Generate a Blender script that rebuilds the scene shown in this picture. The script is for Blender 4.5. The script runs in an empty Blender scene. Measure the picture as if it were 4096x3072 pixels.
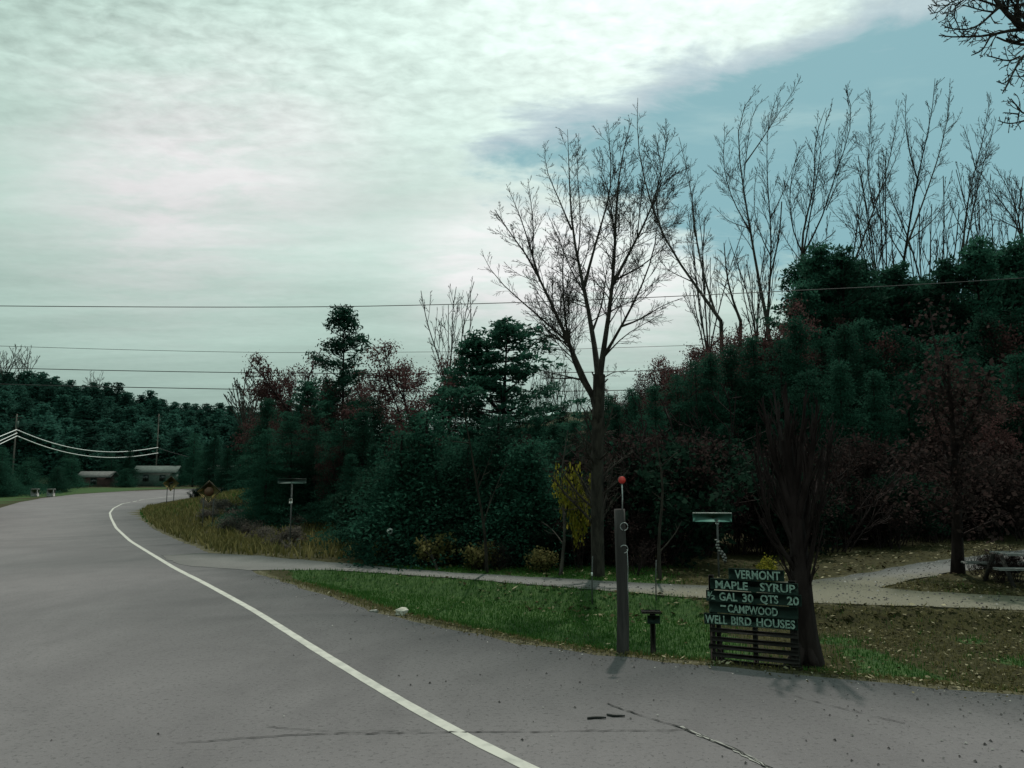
import bpy, math, random
import numpy as np
from mathutils import Vector
from mathutils.geometry import delaunay_2d_cdt

sc = bpy.context.scene
COL = sc.collection

# ------------------------------------------------------------------ camera
F = 804.0                       # focal length in pixels of the 1024 px wide frame
PITCH = math.atan(98 / F)       # horizon 98 px below the middle of the frame
CT, ST = math.cos(PITCH), math.sin(PITCH)
CAMH = 2.0
cam_d = bpy.data.cameras.new('camera')
cam_d.sensor_width = 36.0
cam_d.lens = 36.0 * F / 1024.0
cam_d.clip_start = 0.1
cam_d.clip_end = 4000
cam = bpy.data.objects.new('camera', cam_d)
cam.location = (0, 0, CAMH)
cam.rotation_euler = (math.pi / 2 + PITCH, 0, 0)
COL.objects.link(cam)
sc.camera = cam

# ------------------------------------------------------------------ light
SUN_EL = math.radians(57)
SUN_AZ = math.radians(13)        # clockwise from +Y (the direction of view)
SUN_DIR = Vector((math.sin(SUN_AZ) * math.cos(SUN_EL), math.cos(SUN_AZ) * math.cos(SUN_EL), math.sin(SUN_EL)))
sd = bpy.data.lights.new('sun', 'SUN')
sd.energy = 3.3
sd.angle = math.radians(1.5)
sd.color = (1.0, 0.95, 0.86)
so = bpy.data.objects.new('sun', sd)
so.rotation_euler = (-SUN_DIR).to_track_quat('-Z', 'Y').to_euler()
so.location = (0, 0, 60)
COL.objects.link(so)

sc.view_settings.view_transform = 'Standard'
sc.view_settings.look = 'None'
sc.view_settings.exposure = 0.0
sc.view_settings.gamma = 1.0
sc.view_settings.use_curve_mapping = False
sc.render.engine = 'CYCLES'
sc.cycles.max_bounces = 5
sc.cycles.diffuse_bounces = 3
sc.cycles.use_denoising = True


def ray(px, py):
    """world direction through a point of the 1024x768 photograph"""
    return Vector((px - 512, F * CT - (384 - py) * ST, F * ST + (384 - py) * CT)).normalized()


def at(px, py, Y):
    d = ray(px, py)
    t = Y / d.y
    return np.array((d.x * t, Y, CAMH + d.z * t))


def ground_pt(px, py):
    d = ray(px, py)
    t = CAMH / -d.z
    return (d.x * t, d.y * t)


# ------------------------------------------------------------------ sky
W = bpy.data.worlds.new('World')
sc.world = W
W.use_nodes = True
nt = W.node_tree
nt.nodes.clear()


class NB:
    """small node-building helper"""
    def __init__(s, tree):
        s.t = tree

    def n(s, typ, **kw):
        nd = s.t.nodes.new(typ)
        for k, v in kw.items():
            setattr(nd, k, v)
        return nd

    def put(s, sock, v):
        if hasattr(v, 'links'):
            s.t.links.new(v, sock)
        elif v is not None:
            sock.default_value = v

    def math(s, op, a, b=None, c=None, clamp=False):
        nd = s.n('ShaderNodeMath', operation=op, use_clamp=clamp)
        s.put(nd.inputs[0], a)
        if b is not None: s.put(nd.inputs[1], b)
        if c is not None: s.put(nd.inputs[2], c)
        return nd.outputs[0]

    def vmath(s, op, a, b=None):
        nd = s.n('ShaderNodeVectorMath', operation=op)
        s.put(nd.inputs[0], a)
        if b is not None: s.put(nd.inputs[1], b)
        return nd.outputs['Value'] if op in ('DOT_PRODUCT', 'LENGTH') else nd.outputs[0]

    def noise(s, vec, scale, detail=4, rough=0.55, dist=0.0):
        nd = s.n('ShaderNodeTexNoise')
        if vec is not None: s.put(nd.inputs['Vector'], vec)
        nd.inputs['Scale'].default_value = scale
        nd.inputs['Detail'].default_value = detail
        nd.inputs['Roughness'].default_value = rough
        nd.inputs['Distortion'].default_value = dist
        return nd.outputs['Fac']

    def smooth(s, v, lo, hi, to0=0.0, to1=1.0):
        nd = s.n('ShaderNodeMapRange', interpolation_type='SMOOTHSTEP')
        s.put(nd.inputs[0], v)
        nd.inputs[1].default_value = lo
        nd.inputs[2].default_value = hi
        nd.inputs[3].default_value = to0
        nd.inputs[4].default_value = to1
        return nd.outputs[0]

    def mix(s, f, a, b, blend='MIX'):
        nd = s.n('ShaderNodeMix', data_type='RGBA', blend_type=blend)
        s.put(nd.inputs[0], f)
        s.put(nd.inputs[6], a if hasattr(a, 'links') else (*a, 1))
        s.put(nd.inputs[7], b if hasattr(b, 'links') else (*b, 1))
        return nd.outputs[2]

    def scale(s, vec, f):
        nd = s.n('ShaderNodeVectorMath', operation='MULTIPLY')
        s.put(nd.inputs[0], vec)
        nd.inputs[1].default_value = f
        return nd.outputs[0]


b = NB(nt)
tc = b.n('ShaderNodeTexCoord')
D = b.vmath('NORMALIZE', tc.outputs['Generated'])
sep = b.n('ShaderNodeSeparateXYZ')
nt.links.new(D, sep.inputs[0])
dz = sep.outputs[2]
OFF = 0.08
den = b.math('ADD', b.math('MAXIMUM', dz, 0.0), OFF)
comb = b.n('ShaderNodeCombineXYZ')
nt.links.new(b.math('DIVIDE', sep.outputs[0], den), comb.inputs[0])
nt.links.new(b.math('DIVIDE', sep.outputs[1], den), comb.inputs[1])
PL = comb.outputs[0]           # point on the cloud layer overhead


def skyp(px, py):
    d = ray(px, py)
    return np.array((d.x, d.y)) / (max(d.z, 0) + OFF)


def half_plane(p0, p1, inside):
    """signed distance to a straight edge of the cloud deck"""
    t = (p1 - p0) / np.linalg.norm(p1 - p0)
    n = np.array((-t[1], t[0]))
    if np.dot(inside - p0, n) < 0:
        n = -n
    return b.math('SUBTRACT', b.vmath('DOT_PRODUCT', PL, (n[0], n[1], 0)), float(np.dot(p0, n)))


wisp = b.noise(b.scale(PL, (1.0, 1.7, 1)), 3.2, 6, 0.6, 0.4)
wispc = b.math('SUBTRACT', wisp, 0.5)
d1 = half_plane(skyp(868, 0), skyp(470, 146), skyp(900, 120))
d2 = half_plane(skyp(440, 146), skyp(800, 300), skyp(900, 120))
m1 = b.smooth(b.math('ADD', d1, b.math('MULTIPLY', wispc, 0.46)), -0.07, 0.16)
m2 = b.smooth(b.math('ADD', d2, b.math('MULTIPLY', wispc, 0.9)), -0.16, 0.22)
blue_m = b.math('MULTIPLY', m1, m2)
# thin veils inside the gap
veil = b.smooth(b.noise(b.scale(PL, (0.7, 1.6, 1)), 2.0, 5, 0.6, 0.3), 0.5, 0.75, 1.0, 0.78)
blue_m = b.math('MULTIPLY', blue_m, veil)

# altocumulus ripples, stronger overhead, smoothed out toward the horizon
rip = b.noise(b.scale(PL, (1.0, 1.35, 1)), 17.0, 5, 0.56, 0.25)
rip2 = b.noise(b.scale(PL, (0.5, 1.6, 1)), 1.6, 4, 0.55, 0.3)
band = b.noise(b.scale(PL, (0.18, 0.9, 1)), 1.1, 5, 0.5, 0.3)
amp = b.smooth(dz, 0.31, 0.50, 0.12, 0.95)
ripv = b.math('MULTIPLY', b.math('SUBTRACT', rip, 0.5), amp)
g = ray(655, -60)
glow = b.math('POWER', b.math('MAXIMUM', b.vmath('DOT_PRODUCT', D, tuple(g)), 0.0), 13.0)
V = b.math('ADD', 0.62, b.math('MULTIPLY', glow, 0.42))
V = b.math('ADD', V, b.math('MULTIPLY', ripv, 0.75))
V = b.math('ADD', V, b.math('MULTIPLY', b.math('SUBTRACT', rip2, 0.5), 0.30))
V = b.math('ADD', V, b.math('MULTIPLY', b.math('SUBTRACT', band, 0.5), 0.34))


def bank(px, py, k):
    q = ray(px, py)
    return b.math('POWER', b.math('MAXIMUM', b.vmath('DOT_PRODUCT', D, tuple(q)), 0.0), k)


# brighter, thinner places in the deck
pk = b.math('ADD', b.math('ADD', bank(150, 185, 110.0), b.math('MULTIPLY', bank(300, 160, 140.0), 0.6)),
            b.math('ADD', bank(560, 262, 260.0), b.math('ADD', bank(470, 268, 300.0), bank(650, 275, 260.0))), clamp=True)
pk = b.math('MULTIPLY', pk, b.smooth(wisp, 0.32, 0.62, 0.55, 1.0))
V = b.math('ADD', V, b.math('MULTIPLY', pk, 0.15))
V = b.math('MULTIPLY', V, b.smooth(dz, 0.03, 0.30, 0.70, 1.0))
cc = b.mix(pk, (0.725, 1.0, 0.885), (0.96, 0.955, 0.96))
cc = b.mix(b.math('MULTIPLY', glow, 0.7, clamp=True), cc, (0.93, 1.0, 0.965))
vm = b.n('ShaderNodeVectorMath', operation='SCALE')
nt.links.new(cc, vm.inputs[0])
nt.links.new(V, vm.inputs['Scale'])
SKY_S = 0.10
cl = b.n('ShaderNodeVectorMath', operation='SCALE')
nt.links.new(vm.outputs[0], cl.inputs[0])
cl.inputs['Scale'].default_value = 1.0 / SKY_S
sky = b.n('ShaderNodeTexSky', sky_type='NISHITA')
sky.sun_disc = False
sky.sun_elevation = SUN_EL
sky.sun_rotation = SUN_AZ
sky.air_density = 1.0
sky.dust_density = 2.0
skyc = b.mix(0.90, sky.outputs[0], (2.35, 4.6, 4.95))   # veiled by thin high haze
edge = b.math('MULTIPLY', b.math('MULTIPLY', m1, b.math('SUBTRACT', 1.0, m1)), 2.0, clamp=True)
fin = b.mix(blue_m, cl.outputs[0], skyc)
fin = b.mix(b.math('MULTIPLY', edge, m2), fin, (4.7, 5.3, 6.2))   # lilac fringe of thin ice cloud
bg = b.n('ShaderNodeBackground')
nt.links.new(fin, bg.inputs[0])
bg.inputs[1].default_value = SKY_S
wo = b.n('ShaderNodeOutputWorld')
nt.links.new(bg.outputs[0], wo.inputs[0])


# ------------------------------------------------------------------ helpers
def tag(o, label=None, cat=None, group=None, kind=None):
    if label: o['label'] = label
    if cat: o['category'] = cat
    if group: o['group'] = group
    if kind: o['kind'] = kind
    return o


def obj(name, me, parent=None, mat=None):
    o = bpy.data.objects.new(name, me)
    COL.objects.link(o)
    if mat is not None and not me.materials:
        me.materials.append(mat)
    if parent is not None:
        o.parent = parent
    return o


def thing(name, label, cat, loc=(0, 0, 0), rz=0.0, group=None, sc_=1.0):
    o = bpy.data.objects.new(name, None)
    o.empty_display_size = 0.2
    COL.objects.link(o)
    o.location = loc
    o.rotation_euler = (0, 0, rz)
    if sc_ != 1.0:
        o.scale = (sc_, sc_, sc_) if not hasattr(sc_, '__len__') else sc_
    return tag(o, label, cat, group)


def mesh_np(name, v, tris=None, quads=None, smooth=False, mats=()):
    me = bpy.data.meshes.new(name)
    v = np.asarray(v, np.float32)
    me.vertices.add(len(v))
    me.vertices.foreach_set('co', v.ravel())
    parts = []
    if quads is not None and len(quads): parts.append(np.asarray(quads, np.int32))
    if tris is not None and len(tris): parts.append(np.asarray(tris, np.int32))
    loops = np.concatenate([p.ravel() for p in parts])
    tot = np.concatenate([np.full(len(p), p.shape[1], np.int32) for p in parts])
    start = np.concatenate([[0], np.cumsum(tot)[:-1]]).astype(np.int32)
    me.loops.add(len(loops))
    me.loops.foreach_set('vertex_index', loops)
    me.polygons.add(len(tot))
    me.polygons.foreach_set('loop_start', start)
    me.polygons.foreach_set('loop_total', tot)
    if smooth:
        me.polygons.foreach_set('use_smooth', np.ones(len(tot), bool))
    for m in mats:
        me.materials.append(m)
    me.update(calc_edges=True)
    me.validate()
    return me


class MB:
    """collects boxes, tubes and discs into one mesh"""
    def __init__(s):
        s.v = []; s.q = []; s.t = []; s.n = 0

    def add(s, v, q=(), t=()):
        v = np.asarray(v, float)
        s.v.append(v)
        if len(q): s.q.append(np.asarray(q) + s.n)
        if len(t): s.t.append(np.asarray(t) + s.n)
        s.n += len(v)
        return s

    def box(s, c, d, rot=None, bev=0.0):
        c = np.asarray(c, float); h = np.asarray(d, float) / 2
        if bev <= 0 or bev * 2 > min(d):
            p = np.array([(x, y, z) for z in (-1, 1) for y in (-1, 1) for x in (-1, 1)], float) * h
            q = [(0, 2, 3, 1), (4, 5, 7, 6), (0, 1, 5, 4), (2, 6, 7, 3), (0, 4, 6, 2), (1, 3, 7, 5)]
            tr = ()
        else:
            p = []; q = []; tr = []
            idx = {}
            for sz in (-1, 1):
                for sy in (-1, 1):
                    for sx in (-1, 1):
                        for ax in range(3):
                            w = np.array((sx, sy, sz)) * (h - bev)
                            w[ax] = (sx, sy, sz)[ax] * h[ax]
                            idx[(sx, sy, sz, ax)] = len(p); p.append(w)
                        a = [idx[(sx, sy, sz, k)] for k in range(3)]
                        tr.append(a if sx * sy * sz > 0 else a[::-1])
            I = lambda sx, sy, sz, ax: idx[(sx, sy, sz, ax)]
            for sg in (-1, 1):
                f = [I(sg, -1, -1, 0), I(sg, 1, -1, 0), I(sg, 1, 1, 0), I(sg, -1, 1, 0)]; q.append(f if sg > 0 else f[::-1])
                f = [I(-1, sg, -1, 1), I(-1, sg, 1, 1), I(1, sg, 1, 1), I(1, sg, -1, 1)]; q.append(f if sg > 0 else f[::-1])
                f = [I(-1, -1, sg, 2), I(1, -1, sg, 2), I(1, 1, sg, 2), I(-1, 1, sg, 2)]; q.append(f if sg > 0 else f[::-1])
            for s1 in (-1, 1):
                for s2 in (-1, 1):
                    f = [I(-1, s1, s2, 1), I(1, s1, s2, 1), I(1, s1, s2, 2), I(-1, s1, s2, 2)]; q.append(f if s1 * s2 > 0 else f[::-1])
                    f = [I(s1, -1, s2, 2), I(s1, 1, s2, 2), I(s1, 1, s2, 0), I(s1, -1, s2, 0)]; q.append(f if s1 * s2 > 0 else f[::-1])
                    f = [I(s1, s2, -1, 0), I(s1, s2, 1, 0), I(s1, s2, 1, 1), I(s1, s2, -1, 1)]; q.append(f if s1 * s2 > 0 else f[::-1])
            p = np.array(p)
        if rot is not None:
            p = p @ np.asarray(rot).T
        return s.add(p + c, q, tr)

    def tube(s, pts, rad, sides=8, cap=True):
        v, q, t = tube_geo([np.asarray(pts, float)], [np.broadcast_to(np.asarray(rad, float), (len(pts),))], sides, cap)
        return s.add(v, q, t)

    def mesh(s, name, mat=None, smooth=False):
        return mesh_np(name, np.concatenate(s.v), np.concatenate(s.t) if s.t else None,
                       np.concatenate(s.q) if s.q else None, smooth, [mat] if mat else [])

    def build(s, name, mat, parent=None, smooth=False):
        return obj(name, s.mesh(name, mat, smooth), parent)


def tube_geo(plist, rlist, sides, cap=False):
    """tubes along polylines that all have the same number of points"""
    Pn = np.stack(plist); R = np.stack(rlist)
    M, N, _ = Pn.shape
    T = np.empty_like(Pn)
    T[:, 1:-1] = Pn[:, 2:] - Pn[:, :-2]
    T[:, 0] = Pn[:, 1] - Pn[:, 0]
    T[:, -1] = Pn[:, -1] - Pn[:, -2]
    T /= np.linalg.norm(T, axis=2, keepdims=True) + 1e-9
    mean = T.mean(1)
    ref = np.where((np.abs(mean[:, 2:3]) > 0.8), np.array([[1.0, 0.2, 0]]), np.array([[0, 0.1, 1.0]]))
    A = np.cross(T, ref[:, None, :]); A /= np.linalg.norm(A, axis=2, keepdims=True) + 1e-9
    B = np.cross(T, A)
    ang = np.arange(sides) * 2 * math.pi / sides
    V = Pn[:, :, None, :] + R[:, :, None, None] * (np.cos(ang)[None, None, :, None] * A[:, :, None, :] + np.sin(ang)[None, None, :, None] * B[:, :, None, :])
    base = (np.arange(M) * N * sides)[:, None, None]
    i = np.arange(N - 1)[None, :, None] * sides
    k = np.arange(sides)[None, None, :]
    k2 = (k + 1) % sides
    q = np.stack([base + i + k, base + i + sides + k, base + i + sides + k2, base + i + k2], -1).reshape(-1, 4)
    t = []
    v = V.reshape(-1, 3)
    if cap:
        tl = []
        for m in range(M):
            for ring, flip in ((0, False), (N - 1, True)):
                o = m * N * sides + ring * sides
                for j in range(1, sides - 1):
                    f = (o, o + j, o + j + 1)
                    tl.append(f[::-1] if flip else f)
        t = np.array(tl)
    return v, q, t


def smoothstep(a, b_, x):
    t = np.clip((x - a) / (b_ - a), 0, 1)
    return t * t * (3 - 2 * t)


def rotz(a):
    c, s = math.cos(a), math.sin(a)
    return np.array(((c, -s, 0), (s, c, 0), (0, 0, 1)))


# ------------------------------------------------------------------ materials
def mat_new(name):
    m = bpy.data.materials.new(name)
    m.use_nodes = True
    n = m.node_tree
    n.nodes.clear()
    nb = NB(n)
    p = nb.n('ShaderNodeBsdfPrincipled')
    o = nb.n('ShaderNodeOutputMaterial')
    n.links.new(p.outputs[0], o.inputs[0])
    return m, nb, p


def simple(name, c1, c2, scale=8.0, rough=0.75, spec=0.3, bump=0.0, stretch=(1, 1, 1), metallic=0.0, lo=0.35, hi=0.65):
    m, nb, p = mat_new(name)
    tcn = nb.n('ShaderNodeTexCoord')
    v = nb.scale(tcn.outputs['Object'], stretch)
    f = nb.noise(v, scale, 6, 0.6, 0.3)
    nb.put(p.inputs['Base Color'], nb.mix(nb.smooth(f, lo, hi), c1, c2))
    p.inputs['Roughness'].default_value = rough
    p.inputs['Specular IOR Level'].default_value = spec
    p.inputs['Metallic'].default_value = metallic
    if bump:
        bn = nb.n('ShaderNodeBump')
        bn.inputs['Strength'].default_value = bump
        bn.inputs['Distance'].default_value = 0.01
        nb.put(bn.inputs['Height'], f)
        nb.put(p.inputs['Normal'], bn.outputs[0])
    return m


def leaf_mat(name, cols, rough=0.8, transl=0.45, obj_var=0.35):
    """foliage: each leaf face its own tint, each plant a little lighter or darker"""
    m, nb, p = mat_new(name)
    geo = nb.n('ShaderNodeNewGeometry')
    ramp = nb.n('ShaderNodeValToRGB')
    el = ramp.color_ramp.elements
    el[0].position = 0.0; el[0].color = (*cols[0], 1)
    el[1].position = 1.0; el[1].color = (*cols[-1], 1)
    for i, c in enumerate(cols[1:-1], 1):
        e = el.new(i / (len(cols) - 1)); e.color = (*c, 1)
    nb.put(ramp.inputs[0], geo.outputs['Random Per Island'])
    oi = nb.n('ShaderNodeObjectInfo')
    k = nb.smooth(oi.outputs['Random'], 0, 1, 1 - obj_var, 1 + obj_var)
    sv = nb.n('ShaderNodeVectorMath', operation='SCALE')
    nb.put(sv.inputs[0], ramp.outputs[0]); nb.put(sv.inputs['Scale'], k)
    nb.put(p.inputs['Base Color'], sv.outputs[0])
    p.inputs['Roughness'].default_value = rough
    if transl > 0:
        tr = nb.n('ShaderNodeBsdfTranslucent'); nb.put(tr.inputs['Color'], sv.outputs[0])
        mx = nb.n('ShaderNodeMixShader'); mx.inputs[0].default_value = transl
        nb.t.links.new(p.outputs[0], mx.inputs[1]); nb.t.links.new(tr.outputs[0], mx.inputs[2])
        on = [n_ for n_ in nb.t.nodes if n_.type == 'OUTPUT_MATERIAL'][0]
        nb.t.links.new(mx.outputs[0], on.inputs[0])
    p.inputs['Specular IOR Level'].default_value = 0.02
    return m


M = {}
M['bark'] = simple('bark', (0.024, 0.021, 0.019), (0.055, 0.048, 0.041), 9, 0.9, 0.1, 0.8, (1, 1, 0.25))
M['bark_pale'] = simple('pale_bark', (0.09, 0.078, 0.07), (0.17, 0.145, 0.13), 9, 0.9, 0.1, 0.6, (1, 1, 0.3))
M['bark_dark'] = simple('dark_bark', (0.016, 0.011, 0.011), (0.032, 0.023, 0.023), 7, 0.95, 0.08, 0.8, (1, 1, 0.25))
M['pine'] = leaf_mat('pine_needles', [(0.016, 0.056, 0.038), (0.020, 0.066, 0.045), (0.026, 0.076, 0.052)])
M['hemlock'] = leaf_mat('hemlock_needles', [(0.013, 0.048, 0.032), (0.016, 0.055, 0.037), (0.020, 0.063, 0.043)], obj_var=0.30)
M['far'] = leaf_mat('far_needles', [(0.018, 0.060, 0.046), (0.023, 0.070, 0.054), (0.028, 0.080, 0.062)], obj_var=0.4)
M['russet'] = leaf_mat('russet_leaves', [(0.042, 0.022, 0.022), (0.064, 0.034, 0.033), (0.09, 0.052, 0.050)])
M['brown_leaf'] = leaf_mat('withered_leaves', [(0.016, 0.011, 0.011), (0.026, 0.018, 0.017), (0.038, 0.027, 0.025)])
M['yellow_leaf'] = leaf_mat('yellow_leaves', [(0.14, 0.145, 0.018), (0.23, 0.22, 0.028), (0.32, 0.29, 0.05)])
M['green_leaf'] = leaf_mat('shrub_leaves', [(0.008, 0.024, 0.016), (0.011, 0.030, 0.020), (0.015, 0.036, 0.024)])  # darkened: understory shade is put into the leaf colour
M['weed'] = leaf_mat('dry_weed_stalks', [(0.055, 0.050, 0.048), (0.085, 0.078, 0.070), (0.12, 0.11, 0.09)])
M['straw'] = leaf_mat('straw_grass', [(0.055, 0.054, 0.018), (0.09, 0.085, 0.032), (0.14, 0.13, 0.058)], obj_var=0.1)
M['grass'] = leaf_mat('green_grass', [(0.020, 0.068, 0.014), (0.038, 0.105, 0.022), (0.072, 0.140, 0.034)], transl=0.2, obj_var=0.05)
M['litter'] = leaf_mat('dead_leaves', [(0.020, 0.018, 0.007), (0.034, 0.030, 0.012), (0.05, 0.044, 0.018), (0.075, 0.066, 0.032), (0.30, 0.27, 0.18)], transl=0.1, obj_var=0.05)
M['pebble'] = leaf_mat('pebbles', [(0.02, 0.02, 0.02), (0.05, 0.05, 0.05), (0.03, 0.03, 0.03), (0.25, 0.25, 0.24)], transl=0.0, obj_var=0.05)
M['post'] = simple('weathered_post', (0.028, 0.025, 0.025), (0.060, 0.053, 0.052), 10, 0.85, 0.2, 0.7, (1, 1, 0.12))
M['plank'] = simple('dark_green_boards', (0.012, 0.030, 0.024), (0.030, 0.055, 0.045), 7, 0.85, 0.12, 0.6, (0.25, 1, 1))
M['pallet'] = simple('old_dark_wood', (0.020, 0.018, 0.017), (0.055, 0.048, 0.045), 8, 0.9, 0.15, 0.7, (0.25, 1, 1))
M['letter'] = simple('faded_letter_paint', (0.075, 0.13, 0.105), (0.25, 0.35, 0.30), 38, 0.8, 0.15, lo=0.32, hi=0.58)
M['metal'] = simple('galvanised_metal', (0.28, 0.29, 0.29), (0.42, 0.43, 0.43), 20, 0.45, 0.5, metallic=0.6)
M['dark_metal'] = simple('dark_steel', (0.04, 0.04, 0.04), (0.08, 0.08, 0.08), 20, 0.6, 0.4)
M['red'] = simple('red_reflector', (0.45, 0.025, 0.02), (0.6, 0.04, 0.03), 10, 0.35, 0.5)
M['blade'] = simple('green_sign_sheet', (0.035, 0.12, 0.095), (0.06, 0.17, 0.14), 10, 0.5, 0.4)
M['blade_far'] = simple('dark_green_sign_sheet', (0.018, 0.045, 0.038), (0.03, 0.06, 0.05), 10, 0.5, 0.4)  # darker green than the near blade
M['white'] = simple('white_paint', (0.6, 0.6, 0.58), (0.78, 0.78, 0.76), 12, 0.5, 0.4)
M['black'] = simple('black_paint', (0.012, 0.012, 0.012), (0.025, 0.025, 0.025), 12, 0.6, 0.3)
M['yellow'] = simple('backlit_yellow_sheet', (0.105, 0.085, 0.025), (0.15, 0.12, 0.035), 8, 0.55, 0.35)  # yellow darkened, the backlit shade is in the colour
M['oct'] = simple('backlit_red_sheet', (0.10, 0.050, 0.028), (0.13, 0.062, 0.034), 8, 0.55, 0.35)  # red dulled likewise, backlit shade put into the sheet colour
M['wire'] = simple('wire_sheath', (0.022, 0.026, 0.026), (0.035, 0.04, 0.04), 3, 0.6, 0.4)
M['cable'] = simple('sun_glint_cable', (0.55, 0.58, 0.56), (0.7, 0.72, 0.70), 3, 0.4, 0.5)  # pale colour stands in for sun glint on the cables
M['rock'] = simple('pale_stone', (0.35, 0.33, 0.28), (0.55, 0.52, 0.46), 12, 0.9, 0.2, 0.6)
M['boards'] = simple('pale_weathered_boards', (0.22, 0.22, 0.215), (0.34, 0.34, 0.33), 10, 0.8, 0.2, 0.4, (0.2, 1, 1))
M['wall_grey'] = simple('grey_siding', (0.06, 0.09, 0.08), (0.085, 0.115, 0.10), 2, 0.8, 0.2)
M['wall_brown'] = simple('brown_siding', (0.045, 0.028, 0.026), (0.07, 0.042, 0.038), 2, 0.85, 0.2)
M['roof'] = simple('grey_metal_roof', (0.055, 0.072, 0.066), (0.08, 0.10, 0.092), 2, 0.9, 0.1)
M['roof_dark'] = simple('dark_shingle_roof', (0.05, 0.055, 0.055), (0.09, 0.095, 0.09), 3, 0.8, 0.2)
M['pane'] = simple('window_glass', (0.012, 0.018, 0.018), (0.03, 0.04, 0.04), 2, 0.12, 0.5)
M['line'] = simple('white_line_paint', (0.27, 0.27, 0.25), (0.40, 0.395, 0.36), 5, 0.75, 0.2, lo=0.25, hi=0.6)
M['crack_shadow'] = simple('crack_and_shadow_dark', (0.02, 0.02, 0.02), (0.04, 0.04, 0.04), 9, 0.9, 0.1)  # dark of the cracks and of the painted seam shadow
M['seam'] = simple('pale_patch_seam', (0.19, 0.185, 0.175), (0.27, 0.265, 0.25), 9, 0.9, 0.1)


def road_mat(name, c1, c2, speck, tan=None, gx=None, bumps=0.35):
    m, nb, p = mat_new(name)
    tcn = nb.n('ShaderNodeTexCoord')
    v = tcn.outputs['Object']
    big = nb.noise(nb.scale(v, (1, 0.5, 1)), 0.45, 6, 0.65, 0.5)
    mid = nb.noise(nb.scale(v, (1, 0.6, 1)), 2.6, 5, 0.6, 0.4)
    fine = nb.noise(v, 70.0, 3, 0.7)
    grit = nb.noise(v, 22.0, 4, 0.7)
    c = nb.mix(nb.smooth(big, 0.3, 0.7), c1, c2)
    c = nb.mix(nb.math('MULTIPLY', nb.smooth(mid, 0.45, 0.75), 0.30), c, tuple(x * 0.75 for x in c1))
    if tan is not None:
        sp = nb.n('ShaderNodeSeparateXYZ'); nb.put(sp.inputs[0], v)
        f = nb.math('ADD', sp.outputs[0], nb.math('MULTIPLY', nb.math('SUBTRACT', mid, 0.5), 4.0))
        f = nb.math('SUBTRACT', f, nb.math('MULTIPLY', nb.math('SUBTRACT', sp.outputs[1], 15.0), 2.6))  # driveway loses its tan: tree shade put into the colour
        c = nb.mix(nb.smooth(f, gx[0], gx[1]), c, tan)
    c = nb.mix(nb.math('MULTIPLY', nb.smooth(grit, 0.52, 0.68), 0.8), c, speck)
    c = nb.mix(nb.math('MULTIPLY', nb.smooth(fine, 0.55, 0.75), 0.45), c, tuple(min(1, x * 1.9) for x in c2))
    nb.put(p.inputs['Base Color'], c)
    p.inputs['Roughness'].default_value = 0.85
    p.inputs['Specular IOR Level'].default_value = 0.25
    bn = nb.n('ShaderNodeBump'); bn.inputs['Strength'].default_value = bumps; bn.inputs['Distance'].default_value = 0.006
    nb.put(bn.inputs['Height'], nb.math('ADD', fine, grit)); nb.put(p.inputs['Normal'], bn.outputs[0])
    return m


M['asphalt'] = road_mat('worn_asphalt', (0.099, 0.091, 0.096), (0.132, 0.122, 0.127), (0.052, 0.049, 0.051))
M['gravel'] = road_mat('gravel_drive', (0.085, 0.086, 0.084), (0.110, 0.110, 0.106), (0.045, 0.045, 0.042), tan=(0.098, 0.095, 0.064), gx=(-0.5, 3.6), bumps=0.7)


def ground_mat():
    m, nb, p = mat_new('ground_cover')
    tcn = nb.n('ShaderNodeTexCoord')
    v = tcn.outputs['Object']
    n1 = nb.noise(v, 1.3, 5, 0.6, 0.4)
    n2 = nb.noise(v, 9.0, 5, 0.7, 0.3)
    at_ = lambda nm: (lambda a: (setattr(a, 'attribute_name', nm), a.outputs['Fac'])[1])(nb.n('ShaderNodeAttribute'))
    gr, dr = at_('green'), at_('sand')
    litter = nb.mix(nb.smooth(n2, 0.35, 0.65), (0.019, 0.018, 0.007), (0.038, 0.036, 0.013))
    green = nb.mix(nb.smooth(n2, 0.35, 0.65), (0.020, 0.046, 0.014), (0.040, 0.075, 0.022))
    sand = nb.mix(nb.smooth(n2, 0.35, 0.65), (0.055, 0.050, 0.028), (0.095, 0.088, 0.055))
    c = nb.mix(nb.smooth(nb.math('ADD', gr, nb.math('MULTIPLY', nb.math('SUBTRACT', n1, 0.5), 0.7)), 0.35, 0.65), litter, green)
    c = nb.mix(nb.smooth(nb.math('ADD', dr, nb.math('MULTIPLY', nb.math('SUBTRACT', n1, 0.5), 0.9)), 0.40, 0.70), c, sand)
    nb.put(p.inputs['Base Color'], c)
    p.inputs['Roughness'].default_value = 0.95
    p.inputs['Specular IOR Level'].default_value = 0.08
    bn = nb.n('ShaderNodeBump'); bn.inputs['Strength'].default_value = 0.8; bn.inputs['Distance'].default_value = 0.03
    nb.put(bn.inputs['Height'], n2); nb.put(p.inputs['Normal'], bn.outputs[0])
    return m


M['ground'] = ground_mat()

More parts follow.
